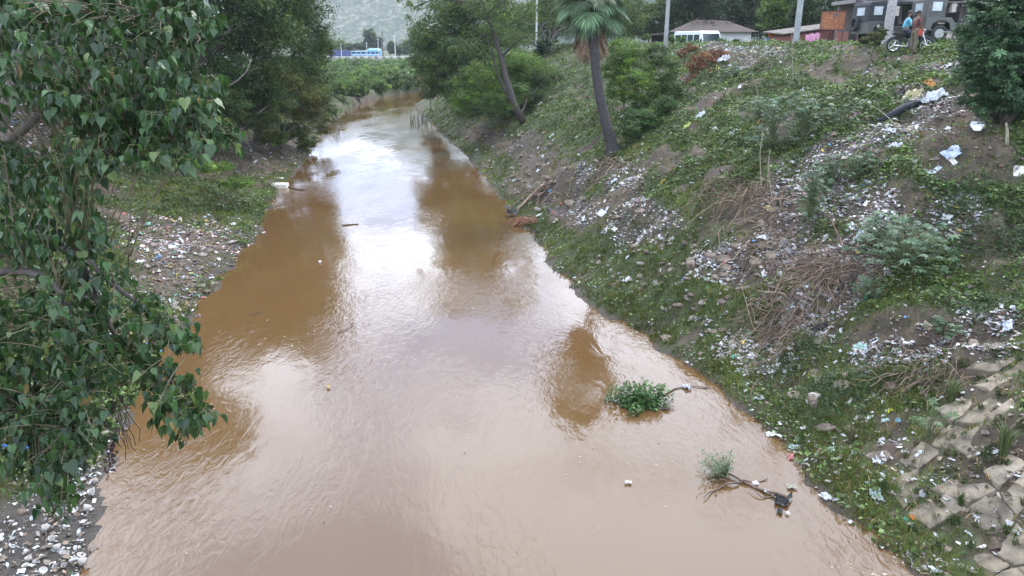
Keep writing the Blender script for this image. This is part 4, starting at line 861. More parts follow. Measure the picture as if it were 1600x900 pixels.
# rusty board
sp2 = put(1297, 45); sg = empty('rusty_board', sp2, label='rusty orange notice board on two thin legs', cat='sign')
mb = MB(); mb.box(0, 0, 1.42, 1.4, .03, 1.0); bd = mb.build('board', M_RUST, sg)
mb = MB()
for a_ in [(0, 1.93, 1.48, .05), (0, .91, 1.48, .05)]: mb.box(a_[0], 0, a_[1], a_[2], .06, a_[3], (.12, .05, .03))
for x_ in (-.72, .72): mb.box(x_, 0, 1.42, .05, .06, 1.0, (.12, .05, .03))
mb.build('frame', M_CANVAS, bd)
mb = MB(); mb.box(.12, -.022, 1.74, .34, .008, .18, (.13, .09, .1)); mb.build('faded_patch', M_CANVAS, bd)
mb = MB()
for r_ in range(5):
    for k in range(9):
        if rng.uniform() < .6: mb.box(-.55 + k * .135 + rng.normal(0, .01), -.02, 1.72 - r_ * .16, rng.uniform(.03, .08), .008, rng.uniform(.02, .06), (.5, .33, .14) if rng.uniform() < .6 else (.14, .05, .03))
mb.build('faded_marks', M_CANVAS, bd)
for x_ in (-.12, .68): mb = MB(); mb.box(x_, .03, .35, .05, .05, 1.3, (.06, .03, .025)); mb.build('leg', M_CANVAS, sg)

# jeeps
def jeep(name, loc, rz, label, canvas, paint, light=(.3, .32, .3)):
    j = empty(name, loc, rz, label=label, cat='jeep')
    def P(nm, mb, mat=M_PAINT, bev=.02, par=j): return mb.build(nm, mat, par, bevel=bev)
    tub = [(-1.85, .5), (-1.6, .5), (-1.52, .78), (-1.3, .92), (-.98, .92), (-.78, .78), (-.7, .5), (.72, .5), (.72, 1.0), (.1, 1.0), (-.1, .82), (-.55, .82), (-.72, 1.05), (-1.85, 1.05)]
    mb = MB()
    for s_ in (-1, 1): mb.prism(tub, s_ * .74, s_ * .78, paint)
    mb.box(-.55, 0, .5, 2.6, 1.46, .06, paint); mb.box(-1.83, 0, .78, .05, 1.5, .55, paint); mb.box(.7, 0, .78, .05, 1.5, .5, paint); P('body', mb)
    mb = MB(); mb.prism([(.7, .55), (1.75, .55), (1.78, .95), (1.7, 1.02), (.7, 1.1)], -.5, .5, paint); P('hood', mb)
    for s_ in (-1, 1):
        mb = MB(); mb.prism([(.75, .75), (.95, .95), (1.75, .97), (1.95, .8), (1.95, .75), (1.72, .9), (1.0, .88), (.82, .72)], s_ * .45, s_ * .8, paint); P('fender', mb, bev=.01)
        mb = MB(); mb.ell((1.8, s_ * .36, .82), (.04, .1, .1), (.7, .7, .65)); P('headlight', mb, bev=0)
    mb = MB(); mb.prism([(-1.88, 1.78), (-1.8, 1.92), (-1.2, 1.97), (.3, 1.95), (.62, 1.86), (.62, 1.8), (-1.8, 1.78)], -.78, .78, canvas); P('canvas_roof', mb, M_CANVAS, .04)
    for s_ in (-1, 1): mb = MB(); mb.prism([(-1.88, 1.04), (-1.05, 1.04), (-1.0, 1.8), (-1.85, 1.8)], s_ * .75, s_ * .78, canvas); P('canvas_side', mb, M_CANVAS, .01)
    mb = MB(); mb.box(-1.87, 0, 1.42, .03, 1.5, .76, canvas); rp_ = P('canvas_back', mb, M_CANVAS, .01)
    mb = MB(); mb.box(-1.895, 0, 1.5, .02, .7, .36, (.4, .45, .48)); P('back_window', mb, bev=0, par=rp_)
    mb = MB(); mb.box(-1.45, -.79, 1.52, .42, .015, .38, (.45, .5, .52)); mb.build('side_window', M_PAINT, j)
    mb = MB()
    for s_ in (-1, 1): mb.box(.62, s_ * .68, 1.42, .06, .06, .8, paint, (0, R(-8), 0))
    mb.box(.57, 0, 1.8, .06, 1.42, .06, paint); mb.box(.68, 0, 1.06, .06, 1.42, .06, paint); wf = P('windshield_frame', mb, bev=.01)
    mb = MB(); mb.box(.63, 0, 1.43, .015, 1.3, .7, rot=(0, R(-8), 0)); mb.build('windshield', M_GLASS, wf)
    for s_ in (-1, 1):
        mb = MB(); mb.tube([(-.35, s_ * .75, 1.0), (-.35, s_ * .75, 1.82)], .02, 6, (.04, .04, .04)); P('canopy_post', mb, bev=0)
    mb = MB(); mb.box(0, 0, .72, .45, 1.2, .35, (.03, .03, .03)); mb.box(-.28, 0, 1.05, .12, 1.2, .5, (.03, .03, .03)); P('seat', mb, M_CANVAS, .03)
    mb = MB(); mb.box(1.98, 0, .58, .1, 1.5, .14, (.12, .12, .12)); P('bumper', mb)
    mb = MB(); mb.box(-.2, 0, .42, 1.6, 1.62, .06, (.2, .2, .19)); P('footboard', mb)
    for x_ in (-1.15, 1.35):
        for s_ in (-1, 1): wheel(j, x_, s_ * .7, .36, .36, .2, light)
    mb = MB(); mb.torus((0, 0, 0), .28, .09, (.03, .03, .03), 18, 8, 'x'); o = mb.build('spare_wheel', M_RUBBER, j, True); o.location = (-1.98, .3, .95)
    mb = MB()
    for y_ in np.linspace(-.6, .6, 5): mb.tube([(-1.7, y_, 2.05), (.3, y_, 2.05)], .015, 5, (.1, .1, .1))
    for x_ in (-1.7, -1, -.3, .3): mb.tube([(x_, -.65, 2.03), (x_, .65, 2.03)], .015, 5, (.1, .1, .1)); mb.tube([(x_, -.6, 1.93), (x_, -.6, 2.05)], .015, 5, (.1, .1, .1))
    P('roof_rack', mb, M_CANVAS, 0)
    return j
jeep('parked_jeep', put(1396, 36.8), R(4), 'dark canvas-topped jeep behind the thick white pole', (.03, .033, .036), (.085, .088, .08))
jeep('parked_jeep', put(1492, 34.6) + (0, 0, .08), R(-3), 'grey canvas-topped jeep partly hidden by the big leafy bush', (.085, .085, .082), (.075, .08, .072))
# building with pillars behind jeeps
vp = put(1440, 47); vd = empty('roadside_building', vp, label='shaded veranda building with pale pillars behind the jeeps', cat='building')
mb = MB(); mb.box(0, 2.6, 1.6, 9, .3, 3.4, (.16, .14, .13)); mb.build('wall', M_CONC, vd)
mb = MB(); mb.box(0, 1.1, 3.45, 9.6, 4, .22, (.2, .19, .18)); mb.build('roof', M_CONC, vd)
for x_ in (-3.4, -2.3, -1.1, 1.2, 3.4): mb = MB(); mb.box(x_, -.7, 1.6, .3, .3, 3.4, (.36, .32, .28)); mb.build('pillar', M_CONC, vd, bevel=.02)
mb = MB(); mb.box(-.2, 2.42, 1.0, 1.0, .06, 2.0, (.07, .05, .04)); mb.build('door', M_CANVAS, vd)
p = put(1330, 44); mb = MB(); mb.tube([(0, 0, -.2), (.1, 0, 2), (.35, .1, 4.5)], [.26, .22, .18], 9, (.05, .045, .045)); o = mb.build('leafless_tree', M_BARK, smooth=True, label='dark thick bare trunk left of the dark jeep', cat='trunk'); o.location = p
tree('crest_weed_bush', 'scrubby weed bush at the foot of the thick white pole', 'bush', [(1368, 58, 33, 14, 9), (1378, 50, 33, 8, 8), (1352, 62, 33.5, 8, 4)], 2600, .07, [(.05, .065, .035), (.065, .075, .04)], r0=.02)
for px, py, d, lab in [(1052, 60, 57, 'small leafy weed at the base of the house pole'), (1065, 62, 60, 'small leafy weed before the minibus'), (1010, 58, 55, 'leafy weed clump before the open lean-to'), (1128, 64, 58, 'leafy weed clump right of the minibus'), (1150, 66, 56, 'leafy weed clump before the low pale wall')]:
    tree('crest_weed_bush', lab, 'bush', [(px, py, d, 7, 5)], 400, .12, G_MID, r0=.02)

# ------------------------------------------------------------------ motorcycle
mo = put(1421, 32.4); mc = empty('motorcycle', mo, rz=R(-14), label='dark motorcycle with silver spoked wheels at the crest', cat='motorcycle')
for x_, nm in ((.66, 'front'), (-.62, 'rear')):
    mb = MB(); mb.torus((x_, 0, .3), .265, .045, (.03, .03, .03), 26, 8); wo = mb.build('wheel', M_RUBBER, mc, True)
    mb = MB(); mb.torus((x_, 0, .3), .22, .014, (.7, .7, .72), 26, 6); mb.ell((x_, 0, .3), (.05, .06, .05), (.6, .6, .6))
    for k in range(5): a_ = k * 2 * math.pi / 5; mb.tube([(x_, 0, .3), (x_ + .22 * math.cos(a_), 0, .3 + .22 * math.sin(a_))], [.02, .013], 5, (.7, .7, .72))
    mb.build('rim', M_METAL, wo)
def part(nm, mb, mat=M_PAINT, bev=0, sm=False): return mb.build(nm, mat, mc, sm, bevel=bev)
mb = MB(); [mb.tube([(.66, s_ * .07, .3), (.42, s_ * .07, .9)], [.022, .018], 6, (.7, .7, .7)) for s_ in (-1, 1)]; part('fork', mb, M_METAL)
mb = MB(); mb.tube([(.4, 0, .88), (.0, 0, .62), (-.62, 0, .32)], .022, 6, (.03, .03, .03)); mb.tube([(.4, 0, .8), (.2, 0, .4), (-.1, 0, .3), (-.3, 0, .6)], .022, 6, (.03, .03, .03)); mb.tube([(-.2, 0, .68), (-.62, .0, .66)], .025, 6, (.03, .03, .03)); part('frame', mb)
mb = MB(); mb.ell((.16, 0, .78), (.24, .13, .12), (.02, .02, .025)); part('fuel_tank', mb, sm=True)
mb = MB(); mb.prism([(-.72, .78), (-.62, .72), (0, .72), (.02, .8), (-.3, .82), (-.7, .88)], -.12, .12, (.025, .025, .025)); part('seat', mb, M_CANVAS, .03)
mb = MB(); mb.box(.08, 0, .42, .3, .22, .28, (.12, .12, .12)); mb.ell((.05, 0, .32), (.2, .12, .1), (.15, .15, .15)); part('engine', mb, bev=.03)
mb = MB(); mb.tube([(.1, -.15, .3), (-.2, -.17, .26), (-.62, -.18, .29)], [.02, .03, .032], 8, (.7, .7, .7)); part('exhaust', mb, M_METAL, sm=True)
mb = MB(); mb.tube([(.36, -.34, 1.0), (.4, -.15, .97), (.4, .15, .97), (.36, .34, 1.0)], .014, 6, (.05, .05, .05)); part('handlebar', mb)
mb = MB(); mb.ell((.5, 0, .88), (.08, .09, .09), (.5, .5, .5)); part('headlight', mb, sm=True)
mb = MB()
for a0 in np.linspace(20, 150, 8)[:-1]: a1 = a0 + 18.6; mb.tube([(.66 + .34 * math.cos(R(a0)), 0, .3 + .34 * math.sin(R(a0))), (.66 + .34 * math.cos(R(a1)), 0, .3 + .34 * math.sin(R(a1)))], .03, 5, (.03, .03, .03))
part('mudguard', mb); mb = MB()
for a0 in np.linspace(30, 160, 8)[:-1]: a1 = a0 + 18.6; mb.tube([(-.62 + .34 * math.cos(R(a0)), 0, .3 + .34 * math.sin(R(a0))), (-.62 + .34 * math.cos(R(a1)), 0, .3 + .34 * math.sin(R(a1)))], .035, 5, (.03, .03, .03))
part('mudguard', mb)
mb = MB(); mb.box(-.66, 0, .84, .28, .2, .02, (.6, .6, .6)); part('carrier', mb, M_METAL)

# ------------------------------------------------------------------ people
def skin(name, vs, es, rad, mat, parent, sub=2, root=0):
    bm = bmesh.new(); lay = bm.verts.layers.skin.verify(); B = [bm.verts.new(v) for v in vs]
    for i, v in enumerate(B):
        r = rad[i]; v[lay].radius = (r, r) if np.isscalar(r) else r; v[lay].use_root = (i == root)
    for a, b_ in es: bm.edges.new((B[a], B[b_]))
    me = bpy.data.meshes.new(name); bm.to_mesh(me); bm.free()
    o = bpy.data.objects.new(name, me); COL.objects.link(o)
    o.modifiers.new('s', 'SKIN').use_smooth_shade = True; m = o.modifiers.new('u', 'SUBSURF'); m.levels = sub; m.render_levels = sub
    dg = bpy.context.evaluated_depsgraph_get(); me2 = bpy.data.meshes.new_from_object(o.evaluated_get(dg)); o.modifiers.clear(); o.data = me2; bpy.data.meshes.remove(me)
    me2.name = name; me2.materials.clear(); me2.materials.append(mat)
    for p in me2.polygons: p.use_smooth = True
    if parent: o.parent = parent
    return o
def V3(*a): return np.array(a, float)
def person(loc, rz, label, J, shirt, trouser, skinc=(.13, .07, .045), hairc=(.012, .01, .01)):
    p = empty('person', loc, rz, label=label, cat='person')
    ms = m_plain('skin_tone', skinc, .5, 0, 5, .08); m1 = m_plain('shirt_cloth', shirt, .9, 0, 9, .2, .2); m2 = m_plain('trouser_cloth', trouser, .9, 0, 9, .2, .2); mh = m_plain('hair', hairc, .6)
    vs = [J['pel'], J['waist'], J['chest'], J['neck'], J['head0'], J['head1'], J['head2']]; es = [(i, i + 1) for i in range(6)]; rd = [(.13, .1), (.115, .09), (.145, .1), .05, .065, .088, .06]
    for s_ in ('L', 'R'):
        a = len(vs); vs += [J['sh' + s_], J['el' + s_], J['wr' + s_], J['ha' + s_]]; rd += [.052, .04, .026, .032]; es += [(2, a), (a, a + 1), (a + 1, a + 2), (a + 2, a + 3)]
        d = J['ha' + s_] - J['wr' + s_]; d /= np.linalg.norm(d); sd_ = np.cross(d, (0, 0, 1.)); sd_ /= np.linalg.norm(sd_) + 1e-6
        for k in range(4):
            b0 = len(vs); q = J['ha' + s_] + sd_ * (k - 1.5) * .02 + d * .03; L_ = (.075, .085, .08, .062)[k]
            vs += [q, q + d * L_ * .5 + (0, 0, -.012), q + d * L_ * .85 + (0, 0, -.035)]; rd += [.009, .008, .007]; es += [(a + 3, b0), (b0, b0 + 1), (b0 + 1, b0 + 2)]
        b0 = len(vs); q = J['ha' + s_] + sd_ * .038; vs += [q, q + d * .035 + sd_ * .02]; rd += [.011, .009]; es += [(a + 3, b0), (b0, b0 + 1)]
        a = len(vs); vs += [J['hip' + s_], J['kn' + s_], J['an' + s_], J['to' + s_]]; rd += [.085, .06, .038, .036]; es += [(0, a), (a, a + 1), (a + 1, a + 2), (a + 2, a + 3)]
    skin('body', vs, es, rd, ms, p)
    vs = [J['waist'] + (0, 0, -.1), J['waist'], J['chest'], J['neck'] + (0, 0, -.05)]; es = [(0, 1), (1, 2), (2, 3)]; rd = [(.155, .125), (.145, .12), (.17, .125), .075]
    for s_ in ('L', 'R'):
        a = len(vs); vs += [J['sh' + s_], (J['sh' + s_] + J['el' + s_]) / 2, J['el' + s_] * .85 + J['sh' + s_] * .15, J['el' + s_] * .6 + J['wr' + s_] * .4]; rd += [.075, .066, .058, .05]; es += [(2, a), (a, a + 1), (a + 1, a + 2), (a + 2, a + 3)]
    skin('shirt', vs, es, rd, m1, p)
    vs = [J['pel'] + (0, 0, .04), J['pel'] + (0, 0, -.04)]; es = [(0, 1)]; rd = [(.15, .12), (.15, .12)]
    for s_ in ('L', 'R'):
        a = len(vs); vs += [J['hip' + s_], (J['hip' + s_] + J['kn' + s_]) / 2, J['kn' + s_], (J['kn' + s_] + J['an' + s_]) / 2, J['an' + s_] + (0, 0, .03)]; rd += [.105, .09, .076, .066, .06]; es += [(1, a), (a, a + 1), (a + 1, a + 2), (a + 2, a + 3), (a + 3, a + 4)]
    skin('trousers', vs, es, rd, m2, p)
    h = J['head1']; f = J['face']; s_ = np.cross((0, 0, 1.), f)
    mb = MB(); mb.ell(h - f * .018 + (0, 0, .04), (.097, .09, .088), (0, 0, 0), 12, 8); mb.build('hair', mh, p, True)
    mb = MB(); mb.ell(h + f * .1 + (0, 0, -.015), (.016, .014, .022), (0, 0, 0), 8, 6); [mb.ell(h + s_ * k * .088 + (0, 0, -.01), (.018, .012, .028), (0, 0, 0), 8, 6) for k in (-1, 1)]; mb.build('nose_and_ears', ms, p, True)
    mb = MB(); [mb.ell(h + f * .083 + s_ * k * .032 + (0, 0, .008), (.011, .011, .007), (0, 0, 0), 8, 6) for k in (-1, 1)]; mb.ell(h + f * .084 + (0, 0, -.05), (.01, .02, .006), (0, 0, 0), 8, 6); mb.build('eyes_and_mouth', mh, p, True)
    mb = MB(); [mb.ell(J['to' + k] * .6 + J['an' + k] * .4 + (0, 0, -.03), (.12, .045, .035), (0, 0, 0), 10, 6) for k in 'LR']; mb.build('sandal', mh, p, True)
    return p
# rider sits on the motorcycle (same frame as the motorcycle)
J = dict(pel=V3(-.25, 0, .92), waist=V3(-.26, 0, 1.08), chest=V3(-.22, 0, 1.3), neck=V3(-.18, 0, 1.46), head0=V3(-.16, 0, 1.52), head1=V3(-.14, 0, 1.62), head2=V3(-.14, 0, 1.7), face=V3(.94, -.34, 0),
         shL=V3(-.2, .17, 1.38), elL=V3(-.02, .24, 1.14), wrL=V3(.22, .26, 1.05), haL=V3(.30, .3, 1.02), shR=V3(-.2, -.17, 1.38), elR=V3(-.05, -.25, 1.14), wrR=V3(.2, -.27, 1.05), haR=V3(.29, -.3, 1.02),
         hipL=V3(-.2, .1, .88), knL=V3(.18, .2, .72), anL=V3(.05, .2, .32), toL=V3(.2, .2, .26), hipR=V3(-.2, -.1, .88), knR=V3(.16, -.22, .66), anR=V3(-.02, -.26, .12), toR=V3(.13, -.28, .06))
person(mo, R(-14), 'seated rider in a light blue shirt and dark trousers on the motorcycle', J, (.12, .38, .5), (.02, .025, .04))
J = dict(pel=V3(0, 0, .92), waist=V3(0, 0, 1.08), chest=V3(.02, 0, 1.3), neck=V3(.03, 0, 1.47), head0=V3(.04, 0, 1.53), head1=V3(.06, 0, 1.62), head2=V3(.06, 0, 1.7), face=V3(1, 0, 0),
         shL=V3(.02, .18, 1.38), elL=V3(.06, .25, 1.12), wrL=V3(.24, .2, .98), haL=V3(.31, .17, .96), shR=V3(.02, -.18, 1.38), elR=V3(.0, -.25, 1.1), wrR=V3(.2, -.22, .95), haR=V3(.27, -.2, .93),
         hipL=V3(0, .09, .87), knL=V3(.03, .1, .48), anL=V3(0, .1, .09), toL=V3(.14, .12, .04), hipR=V3(0, -.09, .87), knR=V3(.02, -.11, .48), anR=V3(-.03, -.11, .09), toR=V3(.11, -.13, .04))
pl = put(1427, 31.7); pn = person(pl, R(15), 'person standing in a brownish red shirt and khaki trousers beside the motorcycle', J, (.1, .035, .028), (.12, .1, .07))
# orange red bag hanging at the standing person's side
mb = MB(); mb.prism([(-.12, 0), (.12, 0), (.15, .34), (-.1, .36)], -.05, .05, (.32, .06, .04)); mb.tube([(-.08, 0, .34), (0, 0, .5), (.1, 0, .34)], .01, 5, (.4, .08, .05)); o = mb.build('shoulder_bag', M_CLOTH, label='red orange bag held at the standing person\'s side', cat='bag', bevel=.02); o.location = pl + (.1, -.26, .72); o.scale = (.7, .7, .7)
# ------------------------------------------------------------------ plants of the right bank
def palmate(nl=7):
    v = [(0, 0, 0)]; f = []
    for k in range(nl):
        a = (k / (nl - 1) - .5) * 4.6; L = 1 - .25 * abs(a) / 2.3; u = np.array([math.sin(a), math.cos(a)]); s_ = np.array([u[1], -u[0]])
        b0 = len(v); v += [(*(u * L * .55 - s_ * .15), .1), (*(u * L), -.16), (*(u * L * .55 + s_ * .15), .1)]; f.append((0, b0, b0 + 1, b0 + 2))
    return np.array(v, float), np.array(f)
PAL_V, PAL_F = palmate()
def pick_d(px, py):
    p = pick(px, py); return p, p[1] * math.cos(PITCH) + (CAM_H - p[2]) * math.sin(PITCH)
def castor(px, py, label, hgt=1.2, n=26, size=.22, spread=.6, cols=((.045, .085, .04), (.06, .1, .05)), name='castor_plant'):
    n = int(n * 2.2) if name == 'castor_plant' else n
    p, d = pick_d(px, py); root = empty(name, p, label=label, cat='plant'); st = MB(); lf = MB(); q = []
    for k in range(n):
        az = rng.uniform(0, 6.28); e = np.array([math.cos(az), math.sin(az), 0]) * spread * rng.uniform(.2, 1) + (0, 0, hgt * rng.uniform(.12, 1)); e[2] += .25 * (1 - np.linalg.norm(e[:2]) / spread)
        st.tube([(0, 0, e[2] * .1), (e[0] * .35, e[1] * .35, e[2] * .75), tuple(e)], [.012, .008, .005], 4, (.09, .11, .05)); q.append(e)
    q = np.array(q); c = np.array(cols)[rng.integers(0, len(cols), n)] * np.exp(rng.normal(0, .25, n))[:, None]
    lf.inst(PAL_V, PAL_F, q, rotmats(n, tilt=np.abs(rng.normal(.3, .35, n)), sc=size * rng.uniform(.5, 1.2, n)), c)
    st.build('stem', M_STRAW, root); lf.build('leaf_cluster', M_LEAF, root)
PC = ((.075, .13, .07), (.06, .11, .055), (.10, .155, .09))
for a in [(1205, 235, 'broad-leaved plant at the head of the rubbish slope, left of the tall dry stalks', 1.7, 46, .2, 1.1), (1255, 215, 'broad-leaved plant topping the rubbish slope, right of the tall dry stalks', 1.4, 40, .2, 1.0),
          (1330, 285, 'small broad-leaved plant in the middle of the rubbish drift', .8, 24, .17, .7), (1410, 425, 'wide broad-leaved plant at the right end of the dry root heap', 1.1, 60, .19, 1.4),
          (1375, 390, 'broad-leaved plant above the dry root heap', .9, 30, .18, .8), (1290, 300, 'leafy climber hanging down over the rubbish at the stalks', .9, 34, .14, .5), (1265, 345, 'leafy climber lowest below the tall dry stalks', 1.4, 44, .13, .45),
          (1185, 190, 'pale broad-leaved plant high on the bank below the crest path', .8, 30, .15, .9), (1320, 200, 'pale broad-leaved plant beside the cream coloured rag', .6, 20, .15, .7), (1470, 525, 'small broad-leaved plant on bare soil above the stone slabs', .35, 16, .12, .35),
          (1150, 120, 'pale broad-leaved plant under the crest right of the dead bush', .5, 26, .16, 1.0), (1350, 470, 'small dark plant inside the dry root heap', .5, 18, .12, .45)]:
    castor(*a, cols=PC)
castor(1450, 690, 'pale green sapling with big lobed leaves at the edge of the stone slabs', .75, 9, .17, .32, cols=((.13, .2, .09), (.1, .16, .07)), name='lobed_leaf_sapling')
# big leafy bush, right
p0, d0 = pick_d(1570, 195); root = empty('leafy_bush', p0, label='big dark bush with hand-shaped leaves on the upper right bank', cat='bush')
L = [px_lobe(a, b_, d0 + c, e, f) for a, b_, c, e, f in [(1560, 40, 0, 60, 50), (1600, 100, 0, 70, 60), (1540, 100, -.5, 45, 45), (1640, 40, 0, 70, 70), (1550, 150, -.3, 45, 30), (1520, 60, .2, 25, 30), (1580, -10, .3, 50, 40), (1600, 165, 0, 50, 25)]]
P, C = crown_pts(L, 3600, .22, .3); k_ = P[:, 2] > Hh(P[:, 0], P[:, 1]) + .1; P = P[k_]; m_ = len(P); mb = MB()
c = np.array([(.04, .085, .036), (.055, .105, .042), (.07, .13, .055), (.03, .065, .03)])[rng.integers(0, 4, m_)] * np.exp(rng.normal(0, .25, m_))[:, None]
mb.inst(PAL_V, PAL_F, P, rotmats(m_, tilt=np.abs(rng.normal(.4, .4, m_)), sc=.19 * rng.uniform(.5, 1.25, m_)), c); o = mb.build('crown', M_LEAF, root, origin=p0); done(o)
mb = MB(); [mb.tube(np.array([p0, p0 + (np.array(l[:3]) - p0) * .5 + rng.normal(0, .1, 3), l[:3]]), [.06, .04, .015], 6, BARK) for l in L]; done(mb.build('trunk', M_BARK, root, True, origin=p0))
# grass tussocks
def tussock(px, py, label, h_=.5, n=70, col=(.1, .13, .05), spread=.5):
    p, d = pick_d(px, py); mb = MB()
    for k in range(n):
        az = rng.uniform(0, 6.28); u = np.array([math.cos(az), math.sin(az), 0]); L_ = h_ * rng.uniform(.5, 1.1); ln = rng.uniform(.1, 1) * spread; w_ = np.array([-u[1], u[0], 0]) * .008
        a0 = u * .04; a1 = u * ln * L_ * .5 + (0, 0, L_ * .65); a2 = u * ln * L_ * 1.1 + (0, 0, L_ * (.95 - .35 * ln)); c = np.array(col) * math.exp(rng.normal(0, .25))
        mb.add([a0 - w_, a0 + w_, a1 + w_, a1 - w_, a2], [(0, 1, 2, 3), (3, 2, 4)], c)
    o = mb.build('grass_tussock', M_GRASS, label=label, cat='grass tuft', group='tufts in the stone joints' if 'joints' in label else None); o.location = p
tussock(1565, 715, 'tall spiky grass tuft between the stone slabs at the frame edge', .75, 110); tussock(1484, 632, 'tall grass tuft growing between upper stone slabs', .6, 70)
tussock(1250, 690, 'bright grass tuft over the water at the pink rag', .3, 60, (.06, .11, .03)); tussock(1380, 770, 'dense grass tuft beside the clear crumpled bag', .35, 80, (.06, .1, .03)); tussock(1330, 690, 'dry pale grass tuft low on the grassy bank', .4, 50, (.14, .13, .07)); tussock(1500, 790, 'grass tuft beside the curved stone slab', .3, 60, (.06, .1, .03))
for a in [(1490, 300, 'dark matted weed mound below the blue white bag'), (1500, 325, 'dark matted weed mound above the bare soil slope'), (1490, 390, 'long dark weed mound across the bare soil'), (1590, 380, 'dark weed mound at the right frame edge'), (1540, 490, 'green weed mound above the white plastic heap'), (1310, 605, 'olive weed mound below the root heap'), (1240, 560, 'green weed mound at the foot of the rubbish')]:
    p, d = pick_d(a[0], a[1]); mb = MB(); n = 1500; q = rng.normal(size=(n, 3)) * (.55, .35, .1); q[:, 2] = np.abs(q[:, 2]) + Hh(q[:, 0] + p[0], q[:, 1] + p[1]) - p[2]
    c = np.array([(.035, .068, .025), (.05, .085, .03)])[rng.integers(0, 2, n)] * np.exp(rng.normal(0, .25, n))[:, None]
    mb.inst(LEAF_V * (.8, 1.5, 1), LEAF_F, q, rotmats(n, tilt=np.abs(rng.normal(0, .8, n)), sc=.07 * rng.uniform(.5, 1.4, n)), c); o = mb.build('weed_mound', M_LEAF, label=a[2], cat='weed'); o.location = p

# dry root and stalk heaps
def heap(px, py, rx, ry, n, label, Lr=(.35, 1.15), col=((.13, .088, .06), (.085, .058, .042), (.2, .145, .1)), rad=(.005, .011), hang=(-.75, -.35)):
    pc, d = pick_d(px, py); mb = MB()
    for k in range(n):
        a = rng.normal(0, .45), rng.normal(0, .45); p = pick(px + a[0] * rx, py + a[1] * ry)
        if p is None: continue
        L_ = rng.uniform(*Lr); az = math.atan2(hang[1], hang[0]) + rng.normal(0, .85); u = np.array([math.cos(az), math.sin(az), 0]); m = 6; q = []
        side = np.array([-u[1], u[0], 0]); cu = rng.normal(0, .45); lift = rng.uniform(.02, .38)
        for s_ in np.linspace(0, 1, m):
            w_ = p + u * L_ * s_ + side * cu * L_ * s_ ** 2; q.append([w_[0], w_[1], lift * math.sin(min(1, s_ * 1.15) * 2.6)])
        q = np.array(q); q[:, 2] += Hh(q[:, 0], q[:, 1]) + .02 + rng.uniform(0, .1)
        q = q + rng.normal(0, .018, q.shape)
        thick = 3 if rng.uniform() < .07 else 1
        if thick > 1:
            e_ = q[3] + np.array([rng.normal(0, .25), rng.normal(0, .25), rng.uniform(.05, .3)]); mb.tube([q[3], (q[3] + e_) / 2 + rng.normal(0, .03, 3), e_], [rad[1] * 1.6, rad[1] * 1.1, rad[1] * .6], 4, (.11, .085, .065), cap=False)
        mb.tube(q, np.linspace(1, .5, m) * rng.uniform(*rad) * (1 + .4 * (thick - 1) * 2), 3, np.array(col[rng.integers(len(col))]) * math.exp(rng.normal(0, .2)), cap=False)
    o = mb.build('dry_stalk_heap', M_STRAW, origin=pc, label=label, cat='dry stalks')
heap(1150, 305, 62, 38, 220, 'tangle of curling dry roots hanging on the bank left of the rubbish'); heap(1300, 425, 75, 44, 300, 'broad heap of dry stalks raked down the slope'); heap(1215, 350, 50, 70, 220, 'dry vines draped between the two heaps')
heap(1230, 500, 60, 50, 160, 'thin dry stalks trailing from the broad heap'); heap(1440, 590, 60, 20, 80, 'thin dry twigs matted above the upper slabs', (.3, .8)); heap(1180, 95, 60, 10, 60, 'bleached twigs scattered under the crest', (.5, 1.2))
heap(850, 300, 40, 12, 40, 'driftwood twigs on the bank below the palm', (.5, 1.3), rad=(.012, .03)); heap(960, 262, 30, 16, 50, 'dry frond litter heaped at the palm base', (.5, 1.2), rad=(.01, .025)); heap(350, 225, 50, 30, 90, 'dark roots on the left dumped earth', (.4, 1.2), ((.06, .045, .035), (.1, .08, .06)), hang=(.8, -.2)); heap(400, 210, 50, 30, 120, 'dark brush on the shadowed left slope', (.4, 1.2), ((.05, .04, .035), (.09, .07, .055)), hang=(.8, -.2)); heap(30, 455, 60, 14, 60, 'dry bent stalks behind the heart-leaved tree', (.6, 1.4), hang=(.7, .1))
